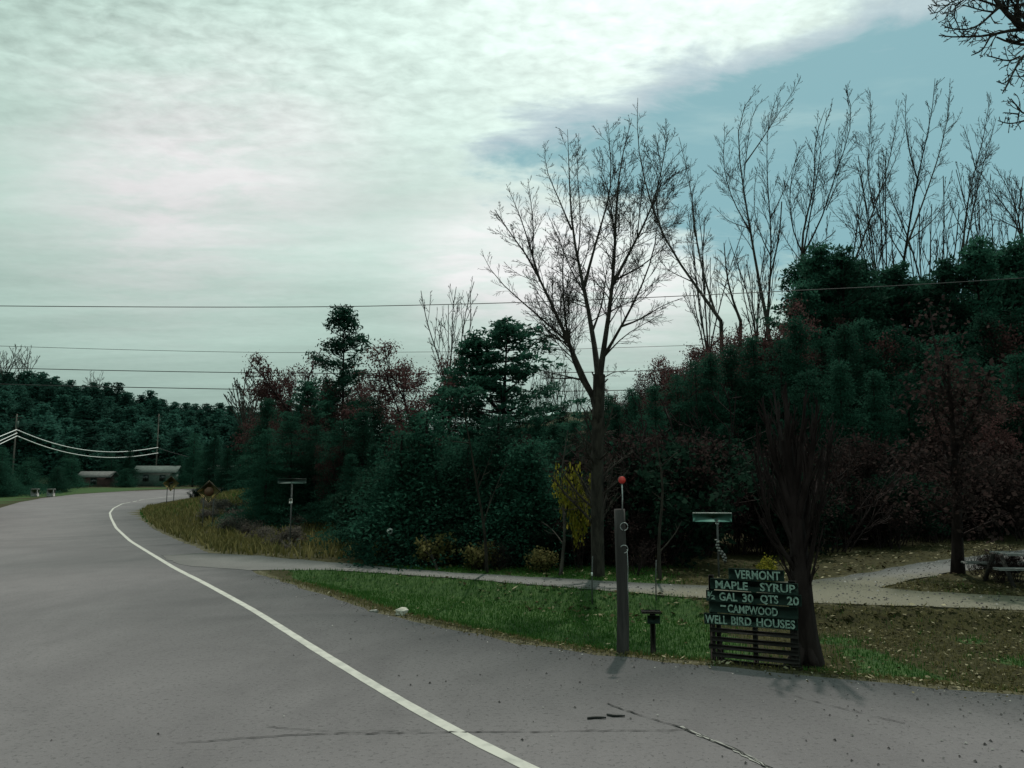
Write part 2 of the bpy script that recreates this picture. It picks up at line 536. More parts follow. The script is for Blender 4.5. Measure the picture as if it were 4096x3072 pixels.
# ------------------------------------------------------------------ plan of the roads
rng = np.random.default_rng(7)
random.seed(7)
MAIN = [(26, -12), (15, 2.6), (8, 6.3), (4.82, 7.87), (3.44, 8.49), (2.74, 8.83), (2.07, 9.16), (1.02, 9.68), (0.1, 10.38),
        (-1.16, 11.66), (-2.19, 12.89), (-3.19, 14.43), (-5.08, 17.24), (-6.28, 19.22), (-8.96, 23.89), (-11.34, 27.9),
        (-14.99, 34.24), (-19.4, 42.8), (-24.8, 54), (-30.5, 68), (-35.2, 82), (-37.6, 95), (-36.5, 106), (-31, 114), (-20, 119), (20, 124), (60, 126),
        (60, 146), (10, 146), (-30, 143), (-46, 138), (-53, 130), (-57, 120), (-58, 108), (-55, 95), (-49.5, 81.8), (-39.7, 63),
        (-29, 46), (-20, 28), (-14, 12), (-11, -12)]
SIDE = [(-6.0, 18.75), (-4.17, 18.79), (-1.3, 17.24), (0.92, 15.79), (3.27, 14.31), (5.13, 13.73), (8.06, 12.99), (14, 11.6), (26, 8.5), (40, 5),
        (41, 7), (27, 10.6), (15, 13.4), (8.97, 14.43), (7.6, 15.1), (6.99, 15.64), (8.2, 16.9), (10.14, 18.58), (12.43, 19.91), (18, 22.6), (30, 26),
        (30, 30), (18, 26.2), (15.17, 24.24), (13.85, 23.23), (10.15, 20.39), (7.32, 17.79), (6.33, 16.9), (4.6, 16.2), (3.74, 15.94), (2.18, 16.56),
        (0.38, 17.42), (-1.61, 18.38), (-4.28, 20.39), (-6.86, 22.3), (-8.6, 23.2), (-9.6, 22.5), (-8.2, 20.0)]


def ragged(poly, step=0.35, amp=0.04, ymax=40):
    out = []
    n = len(poly)
    for i in range(n):
        a = np.array(poly[i], float); c = np.array(poly[(i + 1) % n], float)
        L = np.linalg.norm(c - a)
        near = min(a[1], c[1]) < ymax and abs(a[0]) < 22
        k = max(1, int(L / step)) if near else max(1, int(L / 6))
        t = (c - a) / L; nrm = np.array((-t[1], t[0]))
        for j in range(k):
            p = a + (c - a) * j / k
            out.append(p + nrm * rng.normal(0, amp if near else 0.0))
    return np.array(out)


MAINR = ragged(MAIN)
SIDER = ragged(SIDE, amp=0.05)


def inside(poly, X, Y):
    r = np.zeros(X.shape, bool)
    n = len(poly)
    for i in range(n):
        x1, y1 = poly[i]; x2, y2 = poly[(i + 1) % n]
        c = ((y1 > Y) != (y2 > Y)) & (X < (x2 - x1) * (Y - y1) / ((y2 - y1) if y2 != y1 else 1e-9) + x1)
        r ^= c
    return r


def dist_edge(poly, X, Y):
    d = np.full(X.shape, 1e9)
    n = len(poly)
    for i in range(n):
        a = np.array(poly[i], float); e = np.array(poly[(i + 1) % n], float) - a
        t = np.clip(((X - a[0]) * e[0] + (Y - a[1]) * e[1]) / (e @ e), 0, 1)
        d = np.minimum(d, np.hypot(X - a[0] - t * e[0], Y - a[1] - t * e[1]))
    return d


def d_road(X, Y):
    """distance outside the paved areas, negative inside"""
    dm = dist_edge(MAIN, X, Y); dm = np.where(inside(MAIN, X, Y), -dm, dm)
    ds = dist_edge(SIDE, X, Y); ds = np.where(inside(SIDE, X, Y), -ds, ds)
    return dm, ds


def z_road(X, Y):
    return 1.1 * smoothstep(80, 150, Y)


def lumps(X, Y):
    return (np.sin(X * 1.7 + 0.6 * Y) * np.cos(Y * 1.3 - 0.4 * X) + 0.6 * np.sin(X * 3.9 - Y * 2.7 + 1.0)) * 0.5


def H(X, Y):
    X = np.asarray(X, float); Y = np.asarray(Y, float)
    dm, ds = d_road(X, Y)
    d = np.minimum(dm, ds)
    out = np.maximum(d, 0)
    z = z_road(X, Y)
    near = smoothstep(0.1, 1.0, out)
    h = near * 0.03 * lumps(X, Y)
    # shallow ditch between the highway and the side road
    verge = (Y < 20) & (Y > 4) & (ds > 0) & (dm > 0) & (X > -7)
    lower = ((X < 6.5) | (Y < 14.0))
    ditch = -0.30 * smoothstep(0.05, 0.9, np.maximum(ds, 0)) * smoothstep(0.0, 1.6, np.maximum(dm, 0))
    h += np.where(verge & (Y < 16.5 - 0.55 * np.clip(X - 0, -20, 20) + 0) | (verge & (X > 2) & (Y < 14)), ditch, 0) * smoothstep(26, 14, X) * 0.9
    # grassy nose inside the bend
    h += 0.55 * np.exp(-((X + 21) ** 2 / 70 + (Y - 55) ** 2 / 190)) * smoothstep(0, 3.0, out)
    # wooded hillside on the right
    s = Y - (19.5 + 0.62 * np.maximum(X - 2, 0))
    w = smoothstep(-10, 22, X)
    h += w * 9.5 * smoothstep(1.0, 55, s) * smoothstep(0, 4, out)
    # gentle rise in the woods in the middle
    h += 2.2 * smoothstep(26, 60, Y) * smoothstep(-26, -8, X) * smoothstep(0, 6, out) * (1 - w)
    # far hills
    u = X / np.maximum(Y, 1)
    hf = 20 + 14 * smoothstep(-0.33, -0.62, u) + 8 * smoothstep(0.0, 0.5, u)
    h += hf * smoothstep(160, 350, Y) + np.where(X < -70, 2.5 * smoothstep(-70, -170, X) * smoothstep(60, 140, Y), 0)
    return np.where(d > 0, z + h, z - 0.03 - 0.03 * smoothstep(0, 0.5, -d))


def Hs(x, y):
    return float(H(np.array([x]), np.array([y]))[0])


# ------------------------------------------------------------------ ground sheet
def grow_axis(lo, hi, step, ends):
    core = list(np.arange(lo, hi + 1e-6, step))
    up = []; s = step; v = core[-1]
    while v < ends[1]:
        s *= 1.10; v += s; up.append(v)
    dn = []; s = step; v = core[0]
    while v > ends[0]:
        s *= 1.10; v -= s; dn.append(v)
    return np.array(dn[::-1] + core + up)


gx_ = grow_axis(-9, 15, 0.17, (-1500, 1500))
gy_ = grow_axis(6, 27, 0.17, (-200, 2200))
GX, GY = np.meshgrid(gx_, gy_)
GZ = H(GX, GY)
nx, ny = len(gx_), len(gy_)
ii = (np.arange(ny - 1)[:, None] * nx + np.arange(nx - 1)[None, :]).ravel()
gq = np.stack([ii, ii + 1, ii + nx + 1, ii + nx], 1)
gm = mesh_np('ground', np.stack([GX.ravel(), GY.ravel(), GZ.ravel()], 1), None, gq, True, [M['ground']])
dm_, ds_ = d_road(GX, GY)


def green_mask(X, Y, dm, ds):
    """where grass grows green: the verge, thin along the highway edge, patchy to the right"""
    g_ = smoothstep(0.35, 1.0, dm + 0.12 * lumps(X * 1.3, Y * 1.3))
    right = smoothstep(2.6, 3.8, X)
    patch = 0
    for qx, qy, qr in ((835, 622, 0.40), (862, 634, 0.36), (888, 646, 0.45), (915, 654, 0.30), (820, 660, 0.35), (1016, 640, 0.35), (968, 622, 0.25), (860, 655, 0.3)):
        gx0, gy0 = ground_pt(qx, qy)
        patch = patch + np.exp(-((X - gx0) ** 2 + (Y - gy0) ** 2) / qr ** 2)
    g_ = g_ * (1 - right) + np.clip(patch, 0, 1) * 0.95 * right
    g_ = g_ * smoothstep(26, 18, Y) * ((ds > 0) & (Y < 19.5))
    left_tip = smoothstep(-6.4, -4.6, X)
    g_ = g_ * left_tip
    nose = np.exp(-((X + 19) ** 2 / 30 + (Y - 50) ** 2 / 60)) * 0.75
    far_l = (X < -40) * smoothstep(0.5, 3, dm) * smoothstep(170, 110, Y) * smoothstep(-120, -90, X)
    return np.clip(np.maximum(np.maximum(g_, nose), far_l), 0, 1)


def sand_mask(X, Y, dm, ds):
    e = smoothstep(0.55, 0.0, np.maximum(dm, 0)) * (Y < 60) * 0.8
    e2 = smoothstep(0.5, 0.0, np.maximum(ds, 0)) * 0.55 * smoothstep(-2, 4, X)
    nose = smoothstep(9, 2.0, np.maximum(dm, 0)) * smoothstep(19, 23, Y) * smoothstep(75, 60, Y) * (X < -5) * 0.52
    return np.clip(np.maximum(np.maximum(e, e2), nose), 0, 1)


for nm, arr in (('green', green_mask(GX, GY, dm_, ds_)), ('sand', sand_mask(GX, GY, dm_, ds_))):
    a = gm.attributes.new(nm, 'FLOAT', 'POINT')
    a.data.foreach_set('value', arr.ravel().astype(np.float32))
tag(obj('ground', gm), kind='structure')


def sheet(name, poly, z, mat, grid, box, zfun=None, skirt=0.05):
    pts = [Vector((p[0], p[1])) for p in poly]
    n = len(pts)
    xs = np.arange(box[0], box[1], grid); ys = np.arange(box[2], box[3], grid)
    XX, YY = np.meshgrid(xs, ys)
    XX = XX.ravel(); YY = YY.ravel()
    keep = inside(poly, XX, YY) & (dist_edge(poly, XX, YY) > grid * 0.3)
    pts += [Vector((x, y)) for x, y in zip(XX[keep], YY[keep])]
    v2, e, f, _, _, _ = delaunay_2d_cdt(pts, [], [list(range(n))], 1, 1e-5)
    v2 = np.array([(v.x, v.y) for v in v2])
    zz = z + (zfun(v2[:, 0], v2[:, 1]) if zfun else 0)
    v = np.column_stack([v2, np.broadcast_to(zz, (len(v2),))])
    tr = np.array([q for q in f if len(q) == 3])
    a = v[tr[:, 0]]; nz = np.cross(v[tr[:, 1]] - a, v[tr[:, 2]] - a)[:, 2]
    tr[nz < 0] = tr[nz < 0][:, ::-1]
    # vertical lip round the edge
    bv = v[:n].copy(); lo = bv.copy(); lo[:, 2] -= skirt
    k = len(v)
    vv = np.concatenate([v, lo])
    q = np.array([(i, (i + 1) % n, k + (i + 1) % n, k + i) for i in range(n)])
    return tag(obj(name, mesh_np(name, vv, tr, q, False, [mat])), kind='structure')


sheet('road', MAINR, 0.0, M['asphalt'], 6.0, (-62, 62, -12, 150), z_road)
sheet('side_road', SIDER, 0.006, M['gravel'], 3.0, (-10, 41, 4, 31), None)


def ribbon(name, pts, width, z, mat, n_per=0.4, jit=0.0, wj=0.0, kind='structure', parent=None, zf=None):
    """a painted or cracked strip lying on the road"""
    P_ = np.array(pts, float)
    seg = np.linalg.norm(np.diff(P_, axis=0), axis=1); s = np.concatenate([[0], np.cumsum(seg)])
    n = max(4, int(s[-1] / n_per))
    t = np.linspace(0, s[-1], n)
    # smooth interpolation
    x = np.interp(t, s, P_[:, 0]); y = np.interp(t, s, P_[:, 1])
    ker = np.ones(5) / 5
    if n > 12 and jit == 0:
        for _ in range(3):
            xs = np.convolve(x, ker, 'valid'); ys = np.convolve(y, ker, 'valid')
            x[2:-2] = xs; y[2:-2] = ys
    x = x + rng.normal(0, 1, n) * jit; y = y + rng.normal(0, 1, n) * jit
    dx = np.gradient(x); dy = np.gradient(y); L = np.hypot(dx, dy) + 1e-9
    w = width / 2 * (1 + rng.normal(0, 1, n) * wj)
    zz = z + (z_road(x, y) if zf else 0)
    Lf = np.column_stack([x - dy / L * w, y + dx / L * w, np.full(n, 1.0) * zz])
    Rt = np.column_stack([x + dy / L * w, y - dx / L * w, np.full(n, 1.0) * zz])
    v = np.concatenate([Lf, Rt])
    i = np.arange(n - 1)
    q = np.column_stack([i, n + i, n + i + 1, i + 1])
    o = obj(name, mesh_np(name, v, None, q, False, [mat]), parent)
    if kind: tag(o, kind=kind)
    return o


LINE = [(3.2, 2.2), (1.6, 3.9), (0.11, 5.95), (-0.45, 6.75), (-1.11, 7.83), (-2.19, 9.68), (-4.01, 12.89), (-6.14, 16.4), (-7.78, 19.0),
        (-10.48, 23.56), (-13.04, 27.9), (-17.34, 35.72), (-22.44, 45.57), (-26.2, 53.0), (-30.4, 62), (-36, 75), (-41, 90), (-42.5, 102), (-38, 115), (-28, 123), (-8, 128)]
ribbon('edge_line', LINE, 0.115, 0.004, M['line'], 0.3, wj=0.03, zf=True)
CR1 = [ground_pt(*p) for p in ((176, 744), (240, 739), (300, 735), (380, 733.5), (455, 733), (540, 732), (690, 730.5))]
ribbon('crack_and_seam_shadow', CR1, 0.010, 0.008, M['crack_shadow'], 0.05, jit=0.008, wj=0.6)
CR3 = [ground_pt(*p) for p in ((260, 727), (330, 732), (420, 731))]
ribbon('crack_and_seam_shadow', CR3, 0.006, 0.008, M['crack_shadow'], 0.05, jit=0.008, wj=0.8)
CR2 = [ground_pt(*p) for p in ((606, 703), (640, 715), (680, 727), (705, 738), (735, 750), (772, 770), (800, 786))]
ribbon('crack_and_seam_shadow', [(x, y - 0.03) for x, y in CR2], 0.014, 0.008, M['crack_shadow'], 0.05, jit=0.006, wj=0.5)  # dark strip paints the shadow line along the raised seam
ribbon('crack_and_seam_shadow', [(x, y + 0.03) for x, y in CR2[2:]], 0.008, 0.008, M['crack_shadow'], 0.05, jit=0.006, wj=0.7)  # second painted shadow line, on the seam's far side
ribbon('pavement_seam', CR2[2:], 0.045, 0.006, M['seam'], 0.05, jit=0.004, wj=0.3)
CR4 = [ground_pt(*p) for p in ((770, 690), (830, 706), (905, 724))]
ribbon('crack_and_seam_shadow', CR4, 0.007, 0.008, M['crack_shadow'], 0.05, jit=0.01, wj=0.8)


# ------------------------------------------------------------------ vegetation builders
class Wood:
    """branches of one plant; polylines grouped by size class"""
    CL = {0: (14, 8), 1: (9, 6), 2: (7, 5), 3: (5, 3), 4: (4, 3)}

    def __init__(s):
        s.p = {k: ([], []) for k in s.CL}
        s.tips = []

    def poly(s, pts, r0, r1, cls, pw=1.0):
        n, _ = s.CL[cls]
        pts = np.asarray(pts, float)
        seg = np.linalg.norm(np.diff(pts, axis=0), axis=1); u = np.concatenate([[0], np.cumsum(seg)])
        t = np.linspace(0, u[-1], n)
        q = np.stack([np.interp(t, u, pts[:, k]) for k in range(3)], 1)
        if n > 6:
            q[1:-1] = q[1:-1] * 0.5 + (q[2:] + q[:-2]) * 0.25
        tt = np.linspace(0, 1, n) ** 0.62
        s.p[cls][0].append(q); s.p[cls][1].append(r0 + (r1 - r0) * tt)
        return q

    def geo(s, classes):
        mb = MB()
        for c in classes:
            P_, R_ = s.p[c]
            if P_:
                v, q, _ = tube_geo(P_, R_, s.CL[c][1])
                mb.add(v, q)
        return mb

    def has(s, classes):
        return any(s.p[c][0] for c in classes)


def unit(v):
    return v / (np.linalg.norm(v) + 1e-9)


def branch(w, rg, p0, d, L, r, cls, par):
    """one branch from p0 along d; spawns children"""
    n = 5 if cls < 3 else 4
    pts = [np.array(p0, float)]
    d = unit(np.array(d, float))
    for i in range(n):
        d = unit(d + rg.normal(0, par['wig'], 3) + np.array((0, 0, par['up'])) * (0.3 + 0.7 * i / n))
        pts.append(pts[-1] + d * L / n)
    rt = max(r * 0.35, par['rmin'])
    q = w.poly(pts, r, rt, cls)
    spawn(w, rg, q, r, rt, L, cls, par)
    return q


def spawn(w, rg, q, r0, r1, L, cls, par, t0=0.22):
    if cls >= par.get('last', 4):
        w.tips.append(q[-1]); w.tips.append(q[len(q) // 2])
        return
    k = par['n'][cls] * (0.7 + 0.6 * rg.random())
    k = max(1, int(round(k * (L / par['ref'][cls]) ** 0.7)))
    N = len(q)
    for j in range(k):
        t = t0 + (0.97 - t0) * (j + rg.random()) / k
        f = t * (N - 1); i = min(int(f), N - 2); a = f - i
        p = q[i] * (1 - a) + q[i + 1] * a
        d = unit(q[i + 1] - q[i])
        # random direction off the axis
        o = unit(np.cross(d, rg.normal(0, 1, 3)))
        ang = math.radians(par['ang'] * (0.65 + 0.7 * rg.random()))
        nd = d * math.cos(ang) + o * math.sin(ang)
        nL = min(L, par['ref'][cls] * 1.25) * par['len'] * (0.55 + 0.75 * rg.random()) * (1.2 - 0.98 * t)
        rr = (r0 + (r1 - r0) * t) * par['rr']
        branch(w, rg, p, nd, nL, max(rr, par['rmin']), cls + 1, par)
    w.tips.append(q[-1])


def leaves(rg, centers, n_each, spread, size, flat=1.0, elong=1.6):
    """small triangles in clumps; flat<1 lays them horizontal"""
    c = np.repeat(np.asarray(centers, float), n_each, 0)
    n = len(c)
    off = rg.normal(0, 1, (n, 3)) * np.asarray(spread)
    c = c + off
    a = rg.normal(0, 1, (n, 3)); a[:, 2] *= flat; a /= np.linalg.norm(a, axis=1, keepdims=True)
    o = rg.normal(0, 1, (n, 3)); o[:, 2] *= flat
    bb = np.cross(a, o); bb = np.cross(a, bb); bb /= np.linalg.norm(bb, axis=1, keepdims=True) + 1e-9
    sz = size * (0.6 + 0.8 * rg.random((n, 1)))
    v = np.stack([c - a * sz * elong / 2, c + bb * sz * 0.5 + a * sz * 0.1, c + a * sz * elong / 2, c - bb * sz * 0.5 + a * sz * 0.1], 1).reshape(-1, 3)
    i = np.arange(n)[:, None] * 4
    q = i + np.array([[0, 1, 2, 3]])
    return v, q


def quad_mesh(name, v, q, mat):
    return mesh_np(name, v, None, q, False, [mat])


def pine_proto(seed, h=10.0, rad=2.9, base=0.22, tufts=7, dense=1.0, twin=False):
    """white pine: level irregular boughs carrying separate tufts"""
    rg = np.random.default_rng(seed)
    w = Wood()
    ln = rg.normal(0, 0.25, 2)
    top = np.array((ln[0], ln[1], h))
    w.poly([(0, 0, -0.3), (0.05, 0, h * 0.4), (ln[0] * 0.6, ln[1] * 0.6, h * 0.75), top], 0.17, 0.02, 0)
    tc_ = []
    z = h * base
    lead = [(0, 0, 0, h)]
    if twin:
        w.poly([(0.0, 0, h * 0.5), (-0.9, 0.2, h * 0.66), (-1.35, 0.2, h * 0.95)], 0.09, 0.02, 1)
        lead.append((-1.2, 0.2, h * 0.6, h * 0.95))
    for lx, ly, zb, ht in lead:
        z = max(h * base, zb)
        while z < ht - 0.15:
            t = (z - h * base) / (ht - h * base)
            L0 = rad * (1 - t) ** 0.75 * (0.75 if t > 0.15 else 0.6) + 0.25
            if lx: L0 *= 0.55
            nb_ = int(4 + rg.random() * 3)
            a0 = rg.random() * 6.28
            for k in range(nb_):
                if rg.random() < 0.12: continue
                a_ = a0 + k * 6.283 / nb_ + rg.normal(0, 0.3)
                L = L0 * (0.55 + 0.75 * rg.random())
                el = 0.10 + 0.5 * t + rg.normal(0, 0.12)
                d = np.array((math.cos(a_), math.sin(a_), el))
                p0 = np.array((lx + ln[0] * t, ly + ln[1] * t, z))
                pm = p0 + d * L * 0.55 - np.array((0, 0, 0.06 * L)); pe = p0 + d * L + np.array((0, 0, 0.10 * L))
                w.poly([p0, pm, pe], 0.025 + 0.012 * L, 0.008, 3)
                m = max(2, int(tufts * L / rad + 1.5))
                side = np.array((-math.sin(a_), math.cos(a_), 0))
                for j in range(m):
                    u = 0.35 + 0.68 * (j + rg.random()) / m
                    tc_.append(p0 + d * L * u + np.array((0, 0, 0.12 * L * (u - 0.5))) + side * rg.normal(0, 0.20 * L * u) + np.array((0, 0, rg.normal(0.05, 0.05))))
            z += (0.30 + 0.25 * rg.random()) * (1.0 if t < 0.75 else 0.75)
        for j in range(5):
            tc_.append(np.array((lx + ln[0], ly + ln[1], ht - 0.12 * j)) + rg.normal(0, 0.05, 3))
    v, q = leaves(rg, tc_, int(26 * dense), (0.16, 0.16, 0.07), 0.075, 0.8, 3.0)
    return w.geo([0, 1, 2, 3, 4]).mesh('trunk', M['bark_dark'], True), quad_mesh('crown', v, q, M['pine'])


def hemlock_proto(seed, h=8.0, rad=2.3, base=0.03, lv=36, mat='hemlock', size=0.048, per=34, gap=0.1, pw=0.8, spr=1.0):
    """dense feathery conifer down to the ground"""
    rg = np.random.default_rng(seed)
    w = Wood()
    w.poly([(0, 0, -0.3), (0.03, 0.02, h * 0.5), (0, 0, h)], 0.13, 0.015, 0)
    tc_ = []
    ph = rg.random(6) * 6.28
    for i in range(lv):
        t = (i + rg.random() * 0.8) / lv
        z = h * (base + (1 - base) * t * 0.99)
        R = rad * (1 - t) ** pw * (0.85 + 0.25 * math.sin(7 * t + ph[0])) + 0.12
        nb_ = max(4, int(10 * (1 - t) + 4))
        for k in range(nb_):
            if rg.random() < gap: continue
            a_ = rg.random() * 6.283
            L = R * (0.6 + 0.55 * rg.random()) * (1 + 0.18 * math.sin(3 * a_ + ph[1]))
            d = np.array((math.cos(a_), math.sin(a_), 0.0))
            m = max(2, int(4.5 * L / rad + 1.5))
            for j in range(m):
                u = 0.25 + 0.75 * (j + rg.random()) / m
                tc_.append(d * L * u + np.array((rg.normal(0, 0.09 * L), rg.normal(0, 0.09 * L), z + 0.18 * L * u - 0.32 * L * u * u)))
    v, q = leaves(rg, tc_, per, (0.18 * spr, 0.18 * spr, 0.085 * spr), size, 0.8, 2.0)
    return w.geo([0]).mesh('trunk', M['bark_dark'], True), quad_mesh('crown', v, q, M[mat])


def oak_proto(seed, h=8.5, mat='russet', n_leaf=20, spread=1.0, barkm='bark_dark', size=0.07):
    rg = np.random.default_rng(seed)
    w = Wood()
    par = dict(wig=0.16, up=0.10, rmin=0.012, n=[0, 7, 5, 4, 0], ref=[6, 3.5, 1.6, 0.9, 0.4], ang=48, len=0.55, rr=0.6, last=3)
    w.poly([(0, 0, -0.3), (0.08, 0.02, h * 0.25), (0.0, 0.05, h * 0.5)], 0.17, 0.11, 0)
    for k in range(11):
        a_ = k * 2.4 + rg.normal(0, 0.3)
        z0 = h * (0.22 + 0.28 * k / 10)
        el = 0.45 + 1.1 * k / 10
        d = np.array((math.cos(a_) * spread, math.sin(a_) * spread, el))
        branch(w, rg, (0.03, 0.03, z0), d, h * (0.46 + 0.1 * rg.random()), 0.065, 1, par)
    tips = np.array(w.tips)
    v, q = leaves(rg, tips, n_leaf, (0.20, 0.20, 0.17), size, 1.0, 1.5)
    return w.geo([0, 1, 2, 3, 4]).mesh('trunk', M[barkm], True), quad_mesh('crown', v, q, M[mat])


def shrub_proto(seed, h=2.0, rad=0.9, stems=16, n_leaf=3, mat='brown_leaf', size=0.042, barkm='bark_dark', rmin=0.006, up=0.10):
    rg = np.random.default_rng(seed)
    w = Wood()
    par = dict(wig=0.16, up=up, rmin=rmin, n=[0, 0, 5, 3, 0], ref=[1, 1, h * 0.8, h * 0.4, 0.3], ang=36, len=0.5, rr=0.6, last=4)
    for k in range(stems):
        a_ = rg.random() * 6.283; rr_ = rad * 0.35 * rg.random()
        d = np.array((math.cos(a_) * 0.55 * rg.random() * rad / 0.9, math.sin(a_) * 0.55 * rg.random() * rad / 0.9, 1.0))
        branch(w, rg, (math.cos(a_) * rr_, math.sin(a_) * rr_, -0.1), d, h * (0.55 + 0.5 * rg.random()), max(0.012, rmin * 2), 2, par)
    tr = w.geo([2, 3, 4]).mesh('stems', M[barkm], False)
    if n_leaf <= 0:
        return tr, None
    v, q = leaves(rg, np.array(w.tips), n_leaf, (0.10, 0.10, 0.10), size, 1.0, 1.5)
    return tr, quad_mesh('foliage', v, q, M[mat])


def bare_proto(seed, h=9.0, limbs=7, vase=0.35, r=0.14, rmin=0.012, n=(0, 6, 5, 4, 0), ang=34, up=0.16, fork=0.3, last=4):
    rg = np.random.default_rng(seed)
    w = Wood()
    par = dict(wig=0.10, up=up, rmin=rmin, n=list(n), ref=[6, h * 0.55, h * 0.25, h * 0.12, 0.4], ang=ang, len=0.46, rr=0.55, last=last)
    q = w.poly([(0, 0, -0.3), (0.04 * h * rg.normal(0, 0.3), 0, h * fork * 0.6), (0.05 * h * rg.normal(0, 0.4), 0.02 * h, h * fork), (0.05 * h * rg.normal(0, 0.4), 0.02 * h, h * fork * 1.6)], r, r * 0.6, 0)
    for k in range(limbs):
        a_ = k * 2.4 + rg.normal(0, 0.4)
        f = 0.55 + 0.45 * k / max(1, limbs - 1)
        i = int(f * (len(q) - 1))
        v_ = vase * (0.5 + rg.random()) * (1.2 - 0.6 * f)
        branch(w, rg, q[i], (math.cos(a_) * v_, math.sin(a_) * v_, 1.0), h * (1 - fork * f) * (0.75 + 0.3 * rg.random()), r * 0.5, 1, par)
    return w.geo([0, 1]).mesh('trunk', M['bark'], True), w.geo([2, 3, 4]).mesh('crown', M['bark'], False)


# ------------------------------------------------------------------ plants: placing
def plant(name, label, cat, group, protos, x, y, scale, rz, parts=('trunk', 'crown'), sink=0.0, sxy=None):
    s3 = (scale * (sxy or 1), scale * (sxy or 1), scale)
    t = thing(name, label, cat, (x, y, Hs(x, y) - sink), rz, group, s3)
    for nm, me in zip(parts, protos):
        if me is not None:
            obj(nm, me, t)
    return t


def stand(name, label, cat, group, protos, h0, px, top, Y, rz=None, sxy=None, parts=('trunk', 'crown')):
    """a plant whose top reaches a given height in the photograph, standing at distance Y"""
    p = at(px, top, Y)
    g_ = Hs(p[0], Y)
    sc_ = max(0.15, (p[2] - g_) / h0)
    return plant(name, label, cat, group, protos, p[0], Y, sc_, rz if rz is not None else random.random() * 6.28, parts, 0.0, sxy)


PINE = [pine_proto(11), pine_proto(12, rad=2.5, base=0.3), pine_proto(13, rad=3.3, base=0.18, twin=True)]
PINE_W = pine_proto(14, h=8.0, rad=3.9, base=0.34, tufts=10, twin=True, dense=1.2)
HEM = [hemlock_proto(21), hemlock_proto(22, rad=2.7), hemlock_proto(23, rad=2.0, lv=38), hemlock_proto(24, rad=3.0, gap=0.18)]
HEMS = [hemlock_proto(31, h=3.0, rad=1.5, lv=18, size=0.04, per=26), hemlock_proto(32, h=3.0, rad=1.8, lv=16, size=0.04, per=26)]
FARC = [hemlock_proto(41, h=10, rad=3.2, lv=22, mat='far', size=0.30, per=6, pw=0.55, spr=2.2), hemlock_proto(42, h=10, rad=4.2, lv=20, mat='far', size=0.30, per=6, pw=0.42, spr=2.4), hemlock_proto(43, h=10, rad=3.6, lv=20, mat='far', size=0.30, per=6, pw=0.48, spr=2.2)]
OAK = [oak_proto(51), oak_proto(52, spread=1.2), oak_proto(53, n_leaf=16)]
OAKB = [oak_proto(54, mat='brown_leaf', n_leaf=11, size=0.062), oak_proto(55, mat='brown_leaf', n_leaf=14, spread=1.2, size=0.062)]
BRUSH = [shrub_proto(61, n_leaf=0, h=2.6, stems=18, rmin=0.007), shrub_proto(62, n_leaf=1, h=2.2, stems=16), shrub_proto(63, n_leaf=10, h=2.0, rad=1.3), shrub_proto(64, n_leaf=16, h=2.0, rad=1.4, mat='green_leaf', size=0.055, stems=18)]
BARE = [bare_proto(71), bare_proto(72, vase=0.5), bare_proto(73, limbs=5, vase=0.25, r=0.11)]
BAREF = [bare_proto(76, limbs=8, vase=0.6, rmin=0.03, n=(0, 5, 4, 3, 0), last=3), bare_proto(77, limbs=7, vase=0.45, rmin=0.03, n=(0, 5, 4, 3, 0), last=3)]
BRP = ('stems', 'foliage')

# far hillside on the left
prof = [(-140, 350), (-60, 360), (0, 371), (40, 374), (64, 380), (90, 390), (110, 397), (130, 398), (160, 399), (190, 402), (230, 404), (270, 405), (330, 405), (420, 405), (520, 408)]
px_, py_ = np.array(prof).T
FL = 'dark conifer in the far wooded hillside at the left'
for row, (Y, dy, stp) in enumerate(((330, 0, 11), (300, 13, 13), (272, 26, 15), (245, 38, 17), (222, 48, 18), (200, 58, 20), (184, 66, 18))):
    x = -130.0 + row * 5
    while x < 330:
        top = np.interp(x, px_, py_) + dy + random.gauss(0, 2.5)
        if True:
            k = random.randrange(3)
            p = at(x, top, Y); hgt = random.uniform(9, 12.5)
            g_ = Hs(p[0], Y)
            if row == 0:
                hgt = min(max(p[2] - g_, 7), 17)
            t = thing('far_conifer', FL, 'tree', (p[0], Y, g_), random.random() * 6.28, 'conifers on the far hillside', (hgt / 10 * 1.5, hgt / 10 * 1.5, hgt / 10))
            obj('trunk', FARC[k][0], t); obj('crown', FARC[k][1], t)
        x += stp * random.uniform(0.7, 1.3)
for px, top, Y, k, lab in ((8, 349, 300, 0, 'bare grey tree breaking the far ridge line at the left edge'), (27, 353, 305, 1, 'bare grey tree second from the left on the far ridge'),
                           (97, 376, 300, 1, 'small bare grey tree on the far ridge in the dip'), (250, 378, 120, 0, 'bare bushy tree against the sky left of the russet oak'),
                           (262, 384, 110, 1, 'lower bare tree tucked beside the russet oak')):
    stand('bare_tree', lab, 'tree', 'bare trees on the far ridge', BAREF[k], 9.0, px, top, Y)

# woods left of the bend: middle distance
ML = 'dark bushy conifer filling the woods beyond the bend'
for px, top, Y in ((262, 418, 95), (240, 425, 110), (215, 430, 130), (195, 432, 150), (278, 405, 80), (250, 440, 85), (228, 448, 105), (268, 448, 66), (290, 420, 62), (285, 455, 52), (310, 440, 50), (262, 470, 58)):
    stand('conifer', ML, 'tree', 'conifers beyond the bend', HEM[random.randrange(4)], 8.0, px, top, Y, sxy=1.3)

